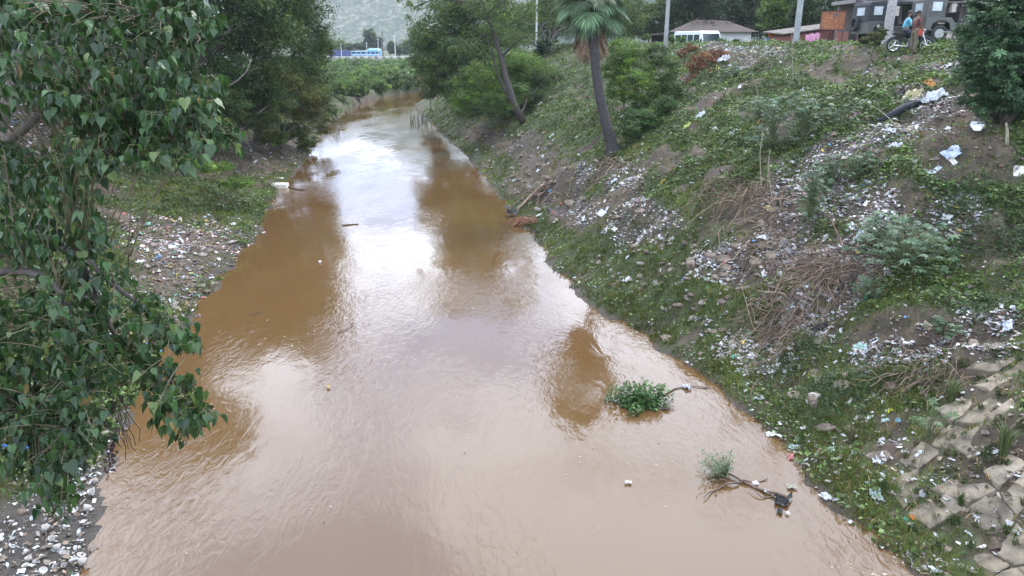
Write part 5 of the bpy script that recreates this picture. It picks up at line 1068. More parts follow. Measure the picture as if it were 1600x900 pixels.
# tall dry stalks
for lab, pts in [('tall pale dry stalk before the crest, rising past the brick shed', [(1240, 130, 0), (1238, 95, 0), (1237, 45, 0)]), ('bent dry stalk high on the green slope', [(1187, 158, 0), (1180, 130, 0), (1174, 112, 0)]), ('long arching dry runner above the rubbish', [(1262, 153, 0), (1335, 163, 0), (1380, 187, 0), (1420, 222, 0)]),
                 ('curved yellow stalk between the broad-leaved plants', [(1252, 215, 0), (1268, 190, 0), (1275, 168, 0)]), ('upright dry stalk above the root tangle', [(1190, 300, 0), (1187, 240, 0), (1192, 205, 0)]), ('second upright dry stalk right of the root tangle', [(1205, 310, 0), (1200, 260, 0), (1203, 235, 0)]),
                 ('cut brown stub standing on the slope at the right', [(1573, 228, 0), (1574, 205, 0), (1572, 192, 0)]), ('thin leaning stick standing beside the white litter at the shore', [(1170, 632, 0), (1175, 605, 0), (1186, 592, 0)]), ('bent stick rising beside the lobed-leaf sapling', [(1430, 745, 0), (1440, 715, 0), (1443, 697, 0)])]:
    p, d = pick_d(pts[0][0], pts[0][1]); q = np.array([at(a, b_, d + c) for a, b_, c in pts]); q[0] = p
    if len(pts) == 4: q = np.array([pick(a, b_) + (0, 0, .25) for a, b_, c in pts]); q[0][2] -= .25; q[-1][2] -= .2
    tq = np.linspace(0, len(q) - 1, 9); q = np.stack([np.interp(tq, range(len(q)), q[:, i]) for i in range(3)], 1); q[1:-1] = (q[:-2] + 2 * q[1:-1] + q[2:]) / 4
    mb = MB(); r0 = .055 if 'stub' in lab else .018 if 'shore' in lab or 'sapling' in lab else .02; mb.tube(q, np.linspace(r0, r0 * .5, 9), 6, (.2, .18, .12) if 'shore' not in lab else (.2, .12, .08)); mb.build('dry_stalk', M_STRAW, smooth=True, origin=p, label=lab, cat='stalk')

# ------------------------------------------------------------------ stone slabs of the broken pitching
def nrm(x, y, e=.25):
    dx = (H1(x + e, y) - H1(x - e, y)) / (2 * e); dy = (H1(x, y + e) - H1(x, y - e)) / (2 * e); n = np.array([-dx, -dy, 1]); return n / np.linalg.norm(n)
def slab(px, py, wpx, hpx, label=None, group=None, th=.035, c=(.155, .13, .105), name='stone_slab', lift=-.01, nv=7, curl=0):
    p = pick(px, py); a = pick(px + wpx / 2, py); b_ = pick(px, py - hpx / 2)
    if p is None or a is None or b_ is None: return
    ax = a - p; by = b_ - p; n = np.cross(ax, by); n /= np.linalg.norm(n); n = n if n[2] > 0 else -n
    nv = int(rng.integers(5, 9)) if nv == 7 else nv
    n = n + rng.normal(0, .03, 3); n /= np.linalg.norm(n)
    ax -= n * (ax @ n); by -= n * (by @ n); an = (np.arange(nv) + rng.uniform(-.3, .3, nv)) * 2 * math.pi / nv
    rr_ = rng.uniform(.82, 1.2, nv) * 1.06; cor = np.array([ax * math.cos(t_) * r_ + by * math.sin(t_) * r_ for t_, r_ in zip(an, rr_)])
    K = 5; rim = np.concatenate([cor + (np.roll(cor, -1, 0) - cor) * k_ / K for k_ in range(K)]).reshape(K, nv, 3).transpose(1, 0, 2).reshape(-1, 3); nv *= K
    rim = (np.roll(rim, 1, 0) + rim * 3 + np.roll(rim, -1, 0)) / 5 * (1 + rng.normal(0, .025, nv))[:, None]
    rings = []; s0_ = rng.uniform(0, 99)
    for sc_, hh_ in ((.3, 1.0), (.6, 1.0), (.85, .95), (.95, .78), (1.0, .4), (1.0, -1.5)):
        bu = (fbm(rim[:, 0] * sc_ * 3 + s0_, rim[:, 1] * sc_ * 3, 5, 3) - .5) * .03
        rings.append([r_ * sc_ + n * (th * hh_ + lift + bu_ * (hh_ > 0) * (1 - .7 * (abs(curl) > 0)) + curl * (sc_ * max(0, (r_ @ ax) / (ax @ ax))) ** 2) for r_, bu_ in zip(rim, bu)])
    v = [n * (th + lift)] + [x for r_ in rings for x in r_]; f = [(0, 1 + i, 1 + (i + 1) % nv) for i in range(nv)]
    for k in range(5): f += [(1 + k * nv + i, 1 + (k + 1) * nv + i, 1 + (k + 1) * nv + (i + 1) % nv, 1 + k * nv + (i + 1) % nv) for i in range(nv)]
    o = MB().add(v, f, np.array(c) * math.exp(rng.normal(0, .14))).build(name, M_SLAB, smooth=False, label=label, cat='stone slab' if 'slab' in name else 'rock', group=group); o.location = p; return o
GS = dict(label='flat tan stone set in the broken stone lining of the near bank', group='stones of the bank lining')
def toplane(x, y, z):
    dx = np.array([x, y, z - CAM_H]); c_, s_ = math.cos(PITCH), math.sin(PITCH); dep = dx[1] * c_ - dx[2] * s_; up_ = dx[1] * s_ + dx[2] * c_
    return 800 + FPX * dx[0] / dep, 450 - FPX * up_ / dep
oc = pick(1520, 720); ua = np.array([-.12, 1.0]); ua /= np.linalg.norm(ua); va = np.array([ua[1], -ua[0]])
NI, NJ = 17, 10; gu, gv = .64, .56
cn = np.array([[oc[:2] + ua * ((i - NI // 2) * gu + rng.normal(0, .1)) + va * ((j - 5) * gv + (i % 2) * .08 + rng.normal(0, .085)) for j in range(NJ + 1)] for i in range(NI + 1)])
REG = [(1405, 790), (1425, 690), (1445, 625), (1500, 590), (1540, 560), (1600, 535), (1680, 520), (1720, 940), (1530, 940), (1500, 810)]
for i in range(NI):
    for j in range(NJ):
        q4 = np.array([cn[i, j], cn[i + 1, j], cn[i + 1, j + 1], cn[i, j + 1]]); c2 = q4.mean(0); z_ = float(Hh(q4[:, 0], q4[:, 1]).mean()) * .6 + H1(*c2) * .4; pp = toplane(c2[0], c2[1], z_)
        if not inpoly(REG, *pp) or rng.uniform() < .2: continue
        if rng.uniform() < .3: k_ = rng.integers(4); q4 = np.insert(q4, k_ + 1, (q4[k_] + q4[(k_ + 1) % 4]) / 2 + rng.normal(0, .04, 2), axis=0); 
        if rng.uniform() < .3: k_ = rng.integers(4); q4[k_] = q4[k_] * .72 + c2 * .28
        q4 = c2 + (q4 - c2) * rng.uniform(.86, .95); K = 5; n4 = len(q4)
        rim = np.concatenate([q4 + (np.roll(q4, -1, 0) - q4) * k_ / K for k_ in range(K)]).reshape(K, n4, 2).transpose(1, 0, 2).reshape(-1, 2); rim = rim + rng.normal(0, .011, rim.shape); nv = len(rim)
        nn = Vector(nrm(c2[0], c2[1], .9)) + Vector(rng.normal(0, .016, 3)); gz_ = lambda p_: z_ - (nn.x * (p_[0] - c2[0]) + nn.y * (p_[1] - c2[1])) / nn.z
        v = [(0, 0, .035)]; s0_ = rng.uniform(0, 50)
        for sc_, hh_ in ((.35, .034), (.7, .034), (.93, .032), (.985, .022), (1, -.12)):
            for p_ in rim:
                w2_ = c2 + (p_ - c2) * sc_; b_ = (float(vn(np.array([w2_[0] * 3 + s0_]), np.array([w2_[1] * 3]), 8)[0]) - .5) * .035 if hh_ > 0 else 0
                v.append((w2_[0] - c2[0], w2_[1] - c2[1], gz_(w2_) - z_ + hh_ + b_))
        f = [(0, 1 + k_, 1 + (k_ + 1) % nv) for k_ in range(nv)]
        for r_ in range(4): f += [(1 + r_ * nv + k_, 1 + (r_ + 1) * nv + k_, 1 + (r_ + 1) * nv + (k_ + 1) % nv, 1 + r_ * nv + (k_ + 1) % nv) for k_ in range(nv)]
        o = MB().add(v, f, np.array((.155, .13, .098)) * math.exp(rng.normal(0, .17))).build('stone_slab', M_SLAB, label=GS['label'], cat='stone slab', group=GS['group']); o.location = (c2[0], c2[1], z_ - .006)
for k in range(110):
    px, py = rng.uniform(1410, 1600), rng.uniform(560, 890); tussock(px, py, 'small grass tuft rooted in the joints of the stone lining', rng.uniform(.05, .2), 34, ((.06, .085, .03), (.1, .1, .05))[k % 2], 1.1)
slab(1505, 785, 78, 34, 'thin curved pale slab propped at the foot of the stone lining', curl=.04, th=.012, lift=.035, c=(.19, .16, .125))
slab(1322, 195, 60, 14, None, None); 
o = [x for x in S.objects if x.name.startswith('stone_slab')][-1]; bpy.data.objects.remove(o)
slab(1529, 195, 26, 9, 'small whitish board lying below the big leafy bush', c=(.5, .5, .5), th=.03, name='pale_slab'); slab(1588, 268, 46, 16, 'long pale board slanting at the right frame edge', c=(.46, .44, .4), th=.03, name='pale_slab'); slab(1325, 572, 1, 1)
o = [x for x in S.objects if x.name.startswith('stone_slab')][-1]; bpy.data.objects.remove(o)
rk = [(1180, 410, 30, 18), (1080, 410, 22, 14), (1130, 405, 30, 16), (1135, 420, 26, 14), (1150, 385, 20, 10), (1190, 385, 30, 14), (1115, 520, 20, 10), (1060, 478, 18, 10), (1040, 530, 24, 14), (1315, 605, 40, 22), (1110, 400, 22, 10), (1240, 620, 30, 14), (1390, 605, 40, 20), (1270, 625, 24, 12), (1375, 715, 60, 22), (1290, 670, 44, 18), (1130, 430, 24, 10), (1205, 400, 26, 18), (1085, 385, 16, 12), (1520, 540, 30, 22), (890, 318, 24, 12), (905, 312, 22, 8), (865, 345, 18, 10), (1000, 330, 26, 12), (985, 385, 28, 10), (930, 320, 20, 8), (960, 340, 24, 10), (880, 265, 20, 8), (1210, 345, 26, 14), (860, 285, 22, 8)]
for a in rk: slab(a[0], a[1], a[2] * .75, a[3] * .75, label='brown angular stone half sunk in the bank grass', group='angular bank stones', th=.09, c=(.17, .135, .105), name='bank_stone', nv=6)
# rounded cobbles near the shore: one shape set, copied
protos = []
for k in range(4):
    bm = bmesh.new(); bmesh.ops.create_icosphere(bm, subdivisions=2, radius=1)
    for v in bm.verts:
        n_ = float(fbm(np.array([v.co.x * 1.3 + k * 7 + 9]), np.array([v.co.y * 1.3 + v.co.z * 1.7]), 300 + k, 2)[0]); v.co *= .75 + .6 * n_; v.co.z *= .5; v.co.x *= 1.25
    me = bpy.data.meshes.new('cobble'); bm.to_mesh(me); bm.free(); a_ = me.color_attributes.new('col', 'FLOAT_COLOR', 'POINT'); cc = [(.2, .165, .135, 1), (.14, .11, .09, 1), (.24, .21, .18, 1), (.17, .13, .1, 1)][k]
    a_.data.foreach_set('color', np.tile(cc, len(me.vertices)).astype(np.float32)); me.materials.append(M_ROCK); protos.append(me)
def cobbles(n, x0, x1, y0, y1, label, group, smin, smax, foot):
    k = 0
    while k < n:
        px = rng.uniform(x0, x1); py = rng.uniform(y0, y1)
        if not foot(px, py): continue
        p = pick(px, py)
        if p is None or p[2] < .05: continue
        s_ = rng.uniform(smin, smax); o = bpy.data.objects.new('cobble', protos[rng.integers(4)]); COL.objects.link(o); o.location = p + (0, 0, s_ * .1); o.scale = (s_,) * 3; o.rotation_euler = (rng.uniform(-.4, .4), rng.uniform(-.4, .4), rng.uniform(0, 6))
        tag(o, label, 'stone', group); k += 1
cobbles(130, 860, 1300, 380, 620, 'rounded muddy stone in the grass along the right shore', 'shore stones on the right bank', .04, .13, lambda a, b_: 0 < (b_ - 380) * 1.75 + 880 - 40 < a < (b_ - 380) * 1.75 + 1160 + 0 * b_ or False)
cobbles(50, 240, 400, 380, 500, 'pale stone among the rubbish on the left shore', 'shore stones on the left bank', .06, .14, lambda a, b_: a < 400 - (b_ - 380) * .75)
cobbles(40, 660, 860, 200, 330, 'muddy stone on the far right shore below the leaning tree', 'stones on the far right shore', .08, .2, lambda a, b_: a > 680 + (b_ - 200) * .9)
cobbles(12, 0, 120, 640, 890, 'dark stone on the near left shore', 'stones on the near left shore', .05, .14, lambda a, b_: True)

# ------------------------------------------------------------------ litter one can pick out
def sheet_mesh(w_, h_, amp, c, seed, n=9):
    U, V = np.meshgrid(np.linspace(-.5, .5, n), np.linspace(-.5, .5, n)); q = fbm(U * 5 + seed, V * 5, seed, 3) - .5; q2 = fbm(U * 3 + seed * 2, V * 3, seed + 5, 2) - .5; q3 = fbm(U * 3 + 9, V * 3 + seed, seed + 9, 2) - .5
    edge = 1 + .35 * q2 * 2; x = U * w_ * edge + q3 * w_ * .3; y = V * h_ * edge; z = np.abs(q) * amp * 2.2 + .02; i = np.arange(n * n).reshape(n, n); f = np.stack([i[:-1, :-1], i[:-1, 1:], i[1:, 1:], i[1:, :-1]], -1).reshape(-1, 4)
    return MB().add(np.stack([x, y, z], -1).reshape(-1, 3), f, c)
def rag(px, py, size_, c, label=None, name='plastic_bag', cat='plastic bag', group=None, asp=.7, amp=.5, water=False):
    size = size_ * .7; p = atz(px, py, .01) if water else pick(px, py)
    if p is None: return
    o = sheet_mesh(size, size * asp, size * amp, c, int(rng.integers(1, 999))).build(name, M_TRASH, None, False, label=label, cat=cat, group=group); o.location = p
    if not water:
        n = Vector(nrm(p[0], p[1])); o.rotation_euler = (n.to_track_quat('Z', 'Y') @ Euler((0, 0, rng.uniform(0, 6))).to_quaternion()).to_euler()
    else: o.rotation_euler = (0, 0, rng.uniform(0, 6))
    return o
def bottle(px, py, L_, c, label, cap=(.05, .2, .5), water=False, name='plastic_bottle'):
    p = (atz(px, py, 0) if water else pick(px, py)); o = empty(name, p + (0, 0, .035), rng.uniform(0, 6), label=label, cat='bottle'); r = L_ * .15
    MB().tube([(-L_ * .5, 0, 0), (-L_ * .46, 0, 0), (L_ * .2, 0, 0), (L_ * .36, 0, 0), (L_ * .44, 0, 0)], [r * .85, r, r, r * .45, r * .36], 12, c).build('body', M_TRASH, o, True)
    MB().tube([(L_ * .44, 0, 0), (L_ * .5, 0, 0)], [r * .42, r * .42], 10, cap).build('cap', M_TRASH, o)
def cup(px, py, r, c, label, water=False, group=None, name='cup', tip=1.1, cat='cup'):
    p = (atz(px, py, 0) if water else pick(px, py)); a = np.arange(14) * 2 * math.pi / 14; V = []
    for rr_, z in ((r * .65, 0), (r, r * 1.5), (r * .94, r * 1.48), (r * .6, .08 * r)): V += [(rr_ * math.cos(t_), rr_ * math.sin(t_), z) for t_ in a]
    f = [tuple(range(14))[::-1], tuple(42 + i for i in range(14))] + [(k * 14 + i, k * 14 + (i + 1) % 14, (k + 1) * 14 + (i + 1) % 14, (k + 1) * 14 + i) for k in range(3) for i in range(14)]
    V = np.array(V); V[:, 2] *= (.3 if name == 'bowl' else 1)
    o = MB().add(V, f, c).build(name, M_TRASH, None, True, label=label, cat=cat, group=group); o.location = p + (0, 0, r * .4); o.rotation_euler = (rng.uniform(-1, 1) * tip, rng.uniform(-1, 1) * tip, rng.uniform(0, 6)); return o
Wt = (.56, .57, .58)
for a in [(1487, 240, .75, (.55, .62, .78), 'blue white crumpled bag on the bare upper slope'), (1428, 152, 1.0, (.5, .44, .28), 'cream coloured rag spread on the rubbish slope'), (1460, 155, 1.1, (.55, .58, .62), 'long whitish plastic sheet crumpled beside the cream rag'), (1350, 162, .8, (.55, .57, .5), 'pointed pale green bag on the grass'),
          (1332, 183, .7, (.55, .35, .42), 'pink crumpled bag at the left end of the black strip'), (1453, 133, .55, (.6, .3, .1), 'orange scrap near the crest by the leafy bush'), (1345, 370, .45, Wt, 'white crumpled bag on the dry stalk heap'), (1202, 328, .42, (.6, .52, .3), 'cream pouch caught in the root tangle'),
          (1238, 255, .35, (.6, .6, .55), 'whitish pouch at the foot of the broad-leaved plant'), (1075, 198, .55, (.5, .55, .18), 'yellow green scrap below the feathery shrubs'), (1037, 285, .4, (.6, .42, .05), 'yellow scrap beside the bare earth patch'), (1120, 136, .5, (.6, .2, .22), 'small red scrap beside the dead bush'),
          (1122, 108, .5, (.6, .56, .2), 'yellow scrap at the dead bush'), (1130, 94, .9, (.62, .63, .66), 'white crumpled sheet at the top of the dead bush'), (1215, 575, .28, Wt, 'upright white bag at the shore grass'), (1450, 583, .34, (.62, .72, .85), 'white and blue bag beside the upper slabs'), (1370, 720, .3, Wt, 'white crumpled pouch right of the broken stone'),
          (1368, 775, .42, (.42, .5, .46), 'clear greenish crumpled bag in the thick grass'), (1310, 718, .2, Wt, 'white ball of plastic in the lower grass'), (1291, 778, .3, Wt, 'white torn paper at the water edge beside the floating branch'), (1270, 625, .45, (.5, .45, .4), 'pale crumpled sack lying in the grass above the shore'),
          (1236, 716, .24, (.5, .2, .2), 'dusty pink rag at the waterline'), (1206, 680, .3, (.62, .6, .55), 'pale wrapper tangle at the waterline'), (1384, 658, .18, (.6, .75, .8), 'pale blue scrap in the lower grass'), (1391, 643, .17, (.7, .65, .08), 'bright yellow scrap in the lower grass'), (1428, 811, .18, (.75, .28, .04), 'orange crumpled wrapper in the bottom grass'),
          (1415, 813, .12, (.05, .4, .28), 'green wrapper beside the orange one'), (1548, 846, .14, (.05, .5, .38), 'turquoise wrapper near the bottom edge'), (1527, 817, .16, (.7, .6, .6), 'pinkish white scrap on the lower slabs'), (1297, 705, .3, (.5, .62, .58), 'grey green film strip in the lower grass'), (1240, 700, .28, (.5, .62, .6), 'pale green film near the pink rag'),
          (1186, 625, .3, Wt, 'white crumpled paper beside the leaning stick'), (1165, 602, .22, Wt, 'white scrap above the leaning stick'), (1115, 545, .22, Wt, 'white scrap at the bend of the shore'), (1107, 503, .22, Wt, 'small white card in the shore grass'), (1235, 480, .35, (.62, .75, .78), 'pale blue film below the stalk heap'), (1226, 500, .3, (.5, .7, .68), 'turquoise white film below the stalk heap'),
          (1280, 515, .5, (.03, .03, .035), 'black bag at the foot of the stalk heap'), (1345, 545, .5, (.4, .55, .5), 'greenish film bundle at the end of the stalk heap'), (1575, 510, .4, (.6, .63, .68), 'crumpled torn white plastic on the bare soil'), (1550, 545, .4, (.35, .3, .24), 'brown folded cardboard on the bare soil'), (1448, 510, .3, (.38, .3, .22), 'tan cardboard scrap on the bare soil'),
          (1392, 205, .4, (.6, .6, .64), 'round white bag below the black strip'), (1150, 210, .7, (.5, .54, .56), 'long grey white film strip on the green slope'), (1095, 182, .8, (.5, .55, .56), 'long pale film strip under the dead bush'), (1262, 235, .4, (.12, .14, .2), 'dark blue scrap in the rubbish drift'), (1385, 255, .5, (.05, .055, .07), 'black bag half buried in the rubbish drift'),
          (840, 298, .5, (.34, .27, .2), 'brown palm sheath lying on the shore grass'), (980, 438, .4, Wt, 'white scrap on the open shore grass'), (1050, 375, .3, Wt, 'white scrap above the shore stones'), (940, 335, .55, (.65, .66, .68), 'white crumpled wrapper under the palm slope'), (848, 245, .3, Wt, 'white scrap left of the palm base'), (845, 163, .5, (.6, .6, .6), 'white pair of bags beside the leaning trunk'),
          (365, 352, .45, (.62, .64, .62), 'white foam sheet at the foot of the pinkish waste'), (283, 395, .4, Wt, 'white crumpled bag below the pinkish waste'), (270, 388, .6, (.55, .55, .56), 'whitish bundle left of the crumpled bag below the pinkish waste'), (1400, 230, .5, (.55, .56, .6), 'whitish film by the black bag')]:
    px, py, s_, c, lab = a; rag(px, py, s_, c, lab, cat='litter', name='plastic_scrap' if 'scrap' in lab or 'film' in lab else 'crumpled_bag' if 'bag' in lab else 'litter_piece')
bottle(1443, 428, .3, (.03, .12, .05), 'dark green bottle in the weeds above the bare soil'); bottle(1354, 466, .32, (.02, .14, .06), 'green bottle at the lower end of the stalk heap'); bottle(1435, 713, .0 + .22, Wt, 'white capped bottle lying beside the sapling')
cup(1377, 716, .07, Wt, 'white cup lying against the grey stone'); cup(1440, 712, .055, Wt, 'small white cup at the foot of the sapling'); cup(1400, 660, .05, (.2, .4, .45), 'teal cup in the lower grass')
# floating scraps
rag(982, 755, .17, (.6, .6, .5), 'crumpled white scrap floating below the leafy raft', name='floating_scrap', cat='litter', water=True); rag(513, 606, .16, (.6, .36, .1), 'orange scrap floating in mid stream', name='floating_scrap', cat='litter', water=True); rag(500, 410, .22, (.7, .7, .7), 'small white scrap floating in the upper stream', name='floating_scrap', cat='litter', water=True)
# groups of small ones
def many(n, x0, x1, y0, y1, label, group, s0, s1, ok, cols=(Wt, (.6, .62, .6), (.5, .55, .56), (.66, .64, .58))):
    pr = [sheet_mesh(1, .65, .45, c, 50 + i * 7, 6) for i, c in enumerate(cols)]; ms = []
    for m in pr: o = m.build('paper_scrap', M_TRASH); ms.append(o.data); bpy.data.objects.remove(o)
    k = 0; tries = 0
    while k < n and tries < n * 30:
        tries += 1; px = rng.uniform(x0, x1); py = rng.uniform(y0, y1)
        if not ok(px, py): continue
        p = pick(px, py)
        if p is None or p[2] < .03: continue
        o = bpy.data.objects.new('paper_scrap', ms[rng.integers(len(ms))]); COL.objects.link(o); o.location = p; s_ = rng.uniform(s0, s1); o.scale = (s_, s_ * rng.uniform(.4, 1), s_); o.rotation_euler = (Vector(nrm(p[0], p[1])).to_track_quat('Z', 'Y') @ Euler((0, 0, rng.uniform(0, 6))).to_quaternion()).to_euler()
        tag(o, label, 'litter', group); k += 1
right_of = lambda a, b_: a > 880 + (b_ - 380) * 1.15 + 20
many(75, 900, 1420, 380, 850, 'small whitish plastic scrap in the grass of the lower right bank', 'scraps on the lower right bank', .07, .18, right_of)
many(45, 960, 1500, 75, 230, 'pale plastic scrap on the leafy slope below the crest', 'scraps below the crest', .15, .34, lambda a, b_: True)
many(50, 1180, 1500, 200, 470, 'pale plastic scrap lying in the main rubbish drift', 'scraps in the rubbish drift', .12, .32, lambda a, b_: True)
many(30, 700, 1000, 200, 370, 'pale scrap on the bank around the palm base', 'scraps around the palm base', .15, .4, lambda a, b_: a > 700 + (b_ - 200) * 1.0)
many(25, 1380, 1600, 430, 900, 'pale scrap on the soil and slabs of the near bank', 'scraps among the slabs', .06, .16, lambda a, b_: True)
many(28, 200, 400, 320, 520, 'pale scrap on the left shore near the pinkish waste', 'scraps on the left shore', .12, .34, lambda a, b_: a < 400 - (b_ - 380) * .7)
many(20, 380, 490, 200, 260, 'white scrap on the far left shore under the trees', 'scraps under the left trees', .15, .4, lambda a, b_: True)
# bowls and cups in the near left shallows
for k in range(26):
    px = rng.uniform(30, 145); py = rng.uniform(740, 895)
    if px < 150 - (py - 720) * .7 + -0 or px > 150: px = rng.uniform(60, 140)
    nm = 'bowl' if rng.uniform() < .6 else 'cup'
    p = pick(px, py)
    if p is None: continue
    o = cup(px, py, rng.uniform(.035, .07), (.4, .38, .35), 'dirty white bowl stranded in the near left shallows' if nm == 'bowl' else 'dirty white cup stranded in the near left shallows', group='stranded ' + nm + 's', name=nm, tip=.5, cat=nm); o.location = p + (0, 0, .02)
many(26, 20, 160, 740, 898, 'muddy scrap stranded in the near left shallows', 'scraps in the near left shallows', .05, .14, lambda a, b_: True, ((.4, .38, .35), (.12, .1, .09), (.6, .58, .55), (.2, .17, .14)))
p = pick(8, 704); MB().tube([(-.5, 0, 0), (0, .02, .03), (.45, 0, 0)], .03, 8, (.03, .16, .55)).build('blue_pipe', M_TRASH, smooth=True, label='short length of blue pipe on the near left bank', cat='pipe').location = p + (0, 0, .06)
# long black strip on the rubbish slope
q = [pick(a, b_) + (0, 0, .06) for a, b_ in [(1372, 192), (1392, 183), (1410, 172), (1430, 165), (1448, 158)]]; mb = MB(); mb.tube(q, [.05, .12, .14, .12, .04], 8, (.022, .026, .034)); mb.build('black_strip', M_CANVAS, smooth=True, origin=q[0], label='long black plastic strip running up the rubbish slope', cat='plastic sheet')
# hoop of cable at the lower slabs
q = [pick(a, b_) + (0, 0, .05) for a, b_ in [(1522, 762), (1545, 790), (1562, 810), (1564, 828), (1552, 838), (1538, 838)]]; tq = np.linspace(0, 5, 16); q = np.array(q); q = np.stack([np.interp(tq, range(6), q[:, i]) for i in range(3)], 1); mb = MB(); mb.tube(q, .013, 6, (.09, .07, .06)); mb.build('bent_cable', M_RUBBER, smooth=True, origin=q[0], label='bent dark cable looped over the lower slabs', cat='cable')

# ------------------------------------------------------------------ things in the water
fx_, fy_ = rng.uniform(-14, 5, 1500), rng.uniform(9.5, 70, 1500)
fk_ = inwater(fx_, fy_) & (fbm(fx_ * .9, fy_ * .25, 512, 3) > .56); fx_, fy_ = fx_[fk_], fy_[fk_]; m_ = len(fx_)
mb = MB(); tv_ = np.array([[-.5, -.2, 0], [.3, -.3, .01], [.5, .15, 0], [-.2, .3, .01]]); mb.inst(tv_, np.array([[0, 1, 2, 3]]), np.stack([fx_, fy_, np.full(m_, .006)], 1), rotmats(m_, tilt=np.zeros(m_), sc=rng.uniform(.015, .06, m_)), np.array([(.3, .26, .22), (.08, .06, .04), (.4, .36, .3)])[rng.integers(0, 3, m_)])  # pale flecks paint the small ripple highlights, mixed with foam and chaff
mb.build('foam_glint_flecks', M_TRASH, label='pale painted ripple glints among flecks of foam and chaff on the water', kind='stuff')
# leafy raft
c0 = atz(1000, 632, 0); raft = empty('floating_plant', c0, label='round green leafy clump growing out of the brown water', cat='plant')
n = 1900; d = rng.normal(size=(n, 3)); d /= np.linalg.norm(d, axis=1)[:, None]; d[:, 2] = np.abs(d[:, 2]); q = d * rng.uniform(.55, 1, n)[:, None] ** .6 * (.62, .5, .42) * (1 + .75 * (fbm(d[:, 0] * 3 + 5, d[:, 1] * 3, 4, 2)[:, None] - .5) * 2)
c = np.array([(.05, .105, .03), (.07, .14, .038), (.09, .17, .05)])[rng.integers(0, 3, n)] * np.exp(rng.normal(0, .2, n))[:, None]
mb = MB(); mb.inst(LEAF_V * (1.6, 1, 1), LEAF_F, q, rotmats(n, tilt=np.abs(rng.normal(.4, .4, n)), sc=.075 * rng.uniform(.5, 1.4, n)), c); mb.build('leaf_cluster', M_LEAF, raft)
mb = MB(); [mb.tube([(rng.normal(0, .15), rng.normal(0, .15), -.15), tuple(q[i] * .9)], [.008, .004], 4, (.08, .1, .04)) for i in range(0, 300, 4)]; [mb.tube([(.45, -.3, 0.02), (.6 + rng.normal(0, .05), -.2 + rng.normal(0, .1), .05)], .008, 4, (.05, .04, .03)) for i in range(12)]; mb.build('stem', M_STRAW, raft)
def stick(pts, r, lab, name='floating_branch', c=(.10, .07, .05), z=.04, parent=None):
    q = np.array([atz(a, b_, z) for a, b_ in pts]); q[:, 2] = z + rng.uniform(-.01, .03, len(q)); mb = MB(); tq = np.linspace(0, len(q) - 1, 14); q = np.stack([np.interp(tq, range(len(q)), q[:, i]) for i in range(3)], 1)
    mb.tube(q, np.linspace(r, r * .4, 14), 6, c); return mb, q
# fallen branch with leafy tip
fb = atz(1150, 750, 0); root = empty('floating_branch', fb, label='stranded branch with a feathery green tip by the right shore', cat='branch')
W = MB()
for pts, r in [([(1232, 778), (1200, 768), (1160, 750), (1130, 738), (1105, 745)], .035), ([(1155, 754), (1130, 758), (1112, 766), (1100, 778)], .024), ([(1155, 750), (1175, 754), (1200, 746)], .022), ([(1232, 778), (1215, 772), (1190, 776), (1170, 762)], .018)]:
    q = np.array([atz(a, b_, .05) for a, b_ in pts]); tq = np.linspace(0, len(q) - 1, 12); q = np.stack([np.interp(tq, range(len(q)), q[:, i]) for i in range(3)], 1); q[:, 2] = .04 + .03 * np.sin(tq * 3); W.tube(q, np.linspace(r, r * .4, 12), 6, (.12, .08, .06))
done(W.build('stem', M_BARK, root, True, origin=fb)); F = MB(); sb = atz(1135, 745, .08)
for k in range(42):
    e = atz(1085 + rng.uniform(0, 60), 715 + rng.uniform(0, 38), 0) + (0, 0, rng.uniform(.02, .35)); F.tube([sb, (sb + e) / 2 + (0, 0, .08), e], [.006, .004, .002], 3, (.1, .12, .05))
    for j in range(9):
        b0 = sb + (e - sb) * (.35 + .65 * j / 8) + (0, 0, .04); u = rng.normal(size=3) * (1, 1, .5); u /= np.linalg.norm(u); w_ = np.cross(u, (0, 0, 1.)) * .011; L_ = rng.uniform(.07, .14)
        F.add([b0, b0 + u * L_ * .5 + w_, b0 + u * L_, b0 + u * L_ * .5 - w_], [(0, 1, 2, 3)], np.array((.065, .11, .05)) * math.exp(rng.normal(0, .3)))
done(F.build('leaf_cluster', M_LEAF, root, origin=fb))
for a in [(1180, 757, .18, Wt, 'white foam scrap caught on the stranded branch'), (1200, 770, .2, (.6, .6, .58), 'pale scrap caught at the thick end of the stranded branch'), (1237, 762, .24, (.35, .33, .25), 'olive wrapper lying on the branch end at the shore'), (1218, 800, .2, (.05, .05, .05), 'black scrap in the water below the branch'), (1230, 803, .12, Wt, 'tiny white scrap in the water below the branch'), (1328, 817, .12, Wt, 'small white scrap floating off the bottom grass'), (1222, 783, .5, (.03, .03, .03), 'dark soaked clump at the branch end'), (1072, 606, .3, (.45, .47, .52), 'grey plastic caught on the thin floating twig')]:
    rag(a[0], a[1], a[2], a[3], a[4], name='floating_scrap', cat='litter', water=True)
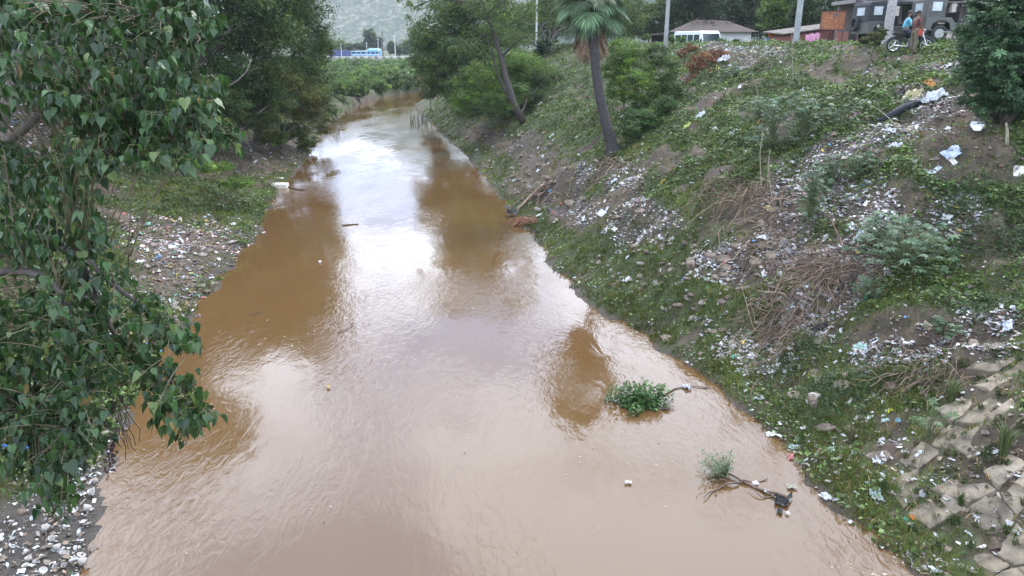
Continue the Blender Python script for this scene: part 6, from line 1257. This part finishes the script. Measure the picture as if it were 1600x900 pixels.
for lab, pts, r in [('thin floating twig with snagged plastic near the leafy clump', [(1036, 618), (1055, 607), (1080, 603), (1108, 606)], .018), ('fine floating twig in mid stream', [(527, 520), (540, 516), (552, 508)], .012), ('dark floating twig off the left shore', [(395, 492), (410, 486)], .015), ('floating twig with scraps in the upper stream', [(535, 352), (560, 350)], .04), ('dark twig beside the foam box', [(450, 292), (465, 296), (475, 297)], .05), ('dark twig along the near left shallows', [(125, 895), (135, 860), (138, 835)], .015)]:
    q = np.array([atz(a, b_, .02) for a, b_ in pts]); mb = MB(); mb.tube(q, np.linspace(r, r * .5, len(q)), 5, (.07, .05, .04))
    for j in range(3): i = rng.integers(0, len(q)); mb.tube([q[i], q[i] + rng.normal(0, .15, 3) * (1, 1, .2)], [r * .5, r * .2], 4, (.07, .05, .04))
    mb.build('floating_twig', M_BARK, origin=q[0], label=lab, cat='twig')
# driftwood, husk and black rag at the right shore
q = np.array([atz(808, 328, .2), pick(830, 312) + (0, 0, .2), pick(845, 300) + (0, 0, .15)]); mb = MB(); mb.tube(q, [.05, .08, .12], 7, (.3, .2, .14)); q2 = np.array([q[1], pick(846, 309) + (0, 0, .2)]); mb.tube(q2, [.06, .05], 6, (.26, .16, .11)); mb.build('driftwood', M_BARK, smooth=True, origin=q[0], label='pale forked driftwood leaning out of the shore grass', cat='driftwood')
c0 = atz(822, 352, 0); mb = MB()
for k in range(60):
    a0 = rng.uniform(0, 3.1); r_ = rng.uniform(.1, .38); z0 = rng.uniform(-.05, .1); t_ = np.linspace(0, 3.14, 7); x0 = rng.normal(0, .25); mb.tube(np.stack([x0 + r_ * np.cos(t_), np.full(7, rng.normal(0, .2)), z0 + r_ * .85 * np.sin(t_)], 1), .018, 4, np.array((.22, .11, .065)) * math.exp(rng.normal(0, .3)))
o = mb.build('fibrous_husk', M_STRAW, label='reddish brown fibrous husk heap at the right waterline', cat='husk'); o.location = c0
rag(800, 338, 1.0, (.02, .02, .02), 'black sodden rag at the waterline beside the husk', name='sodden_rag', cat='rag', water=True).location.z = .12
MB().box(0, 0, .1, .9, .55, .3, (.62, .58, .5)).build('foam_box', M_CONC, label='cream foam box floating at the left shore', cat='box', bevel=.04).location = atz(438, 293, 0)
MB().box(0, 0, .08, .55, .3, .1, (.72, .7, .66)).build('foam_board', M_CONC, label='small foam lid behind the cream foam box', cat='board', bevel=.02).location = atz(436, 281, 0)
# reeds standing in the upper stream
mb = MB()
for k in range(50): p = atz(rng.uniform(640, 668), rng.uniform(182, 200), 0); mb.tube([p, p + (rng.normal(0, .1), 0, rng.uniform(.2, .9))], [.03, .012], 3, (.07, .08, .04))
mb.build('reeds', M_STRAW, label='sparse reeds standing in the upper stream', kind='stuff')
mb = MB()
for k in range(160): p = atz(rng.uniform(500, 560), rng.uniform(168, 215), 0); q_ = p[0] < np.interp(p[1], [y for x, y in LE[5:16]], [x for x, y in LE[5:16]]) + 1.6; (mb.tube([p, p + (rng.normal(0, .1), 0, rng.uniform(.3, 1.1))], [.03, .012], 3, (.08, .075, .04)) if q_ else None)
if mb.n: mb.build('reeds', M_STRAW, label='brown reeds at the left shore before the bend', kind='stuff')

# ------------------------------------------------------------------ haze
HZ = 230.0
mb = MB(); mb.box(0, 1290, HZ / 2 - 2.5, 5400, 2640 + 200, HZ + 2)
hz = mb.build('haze', None, label='thin bright air haze over the valley', kind='stuff')
m = bpy.data.materials.new('haze'); m.use_nodes = True; t = m.node_tree; t.nodes.clear(); o_ = t.nodes.new('ShaderNodeOutputMaterial'); v_ = t.nodes.new('ShaderNodeVolumePrincipled'); v_.inputs['Color'].default_value = (.84, .91, 1, 1); v_.inputs['Density'].default_value = .00022; v_.inputs['Anisotropy'].default_value = .2
t.links.new(v_.outputs[0], o_.inputs['Volume']); hz.data.materials.append(m)
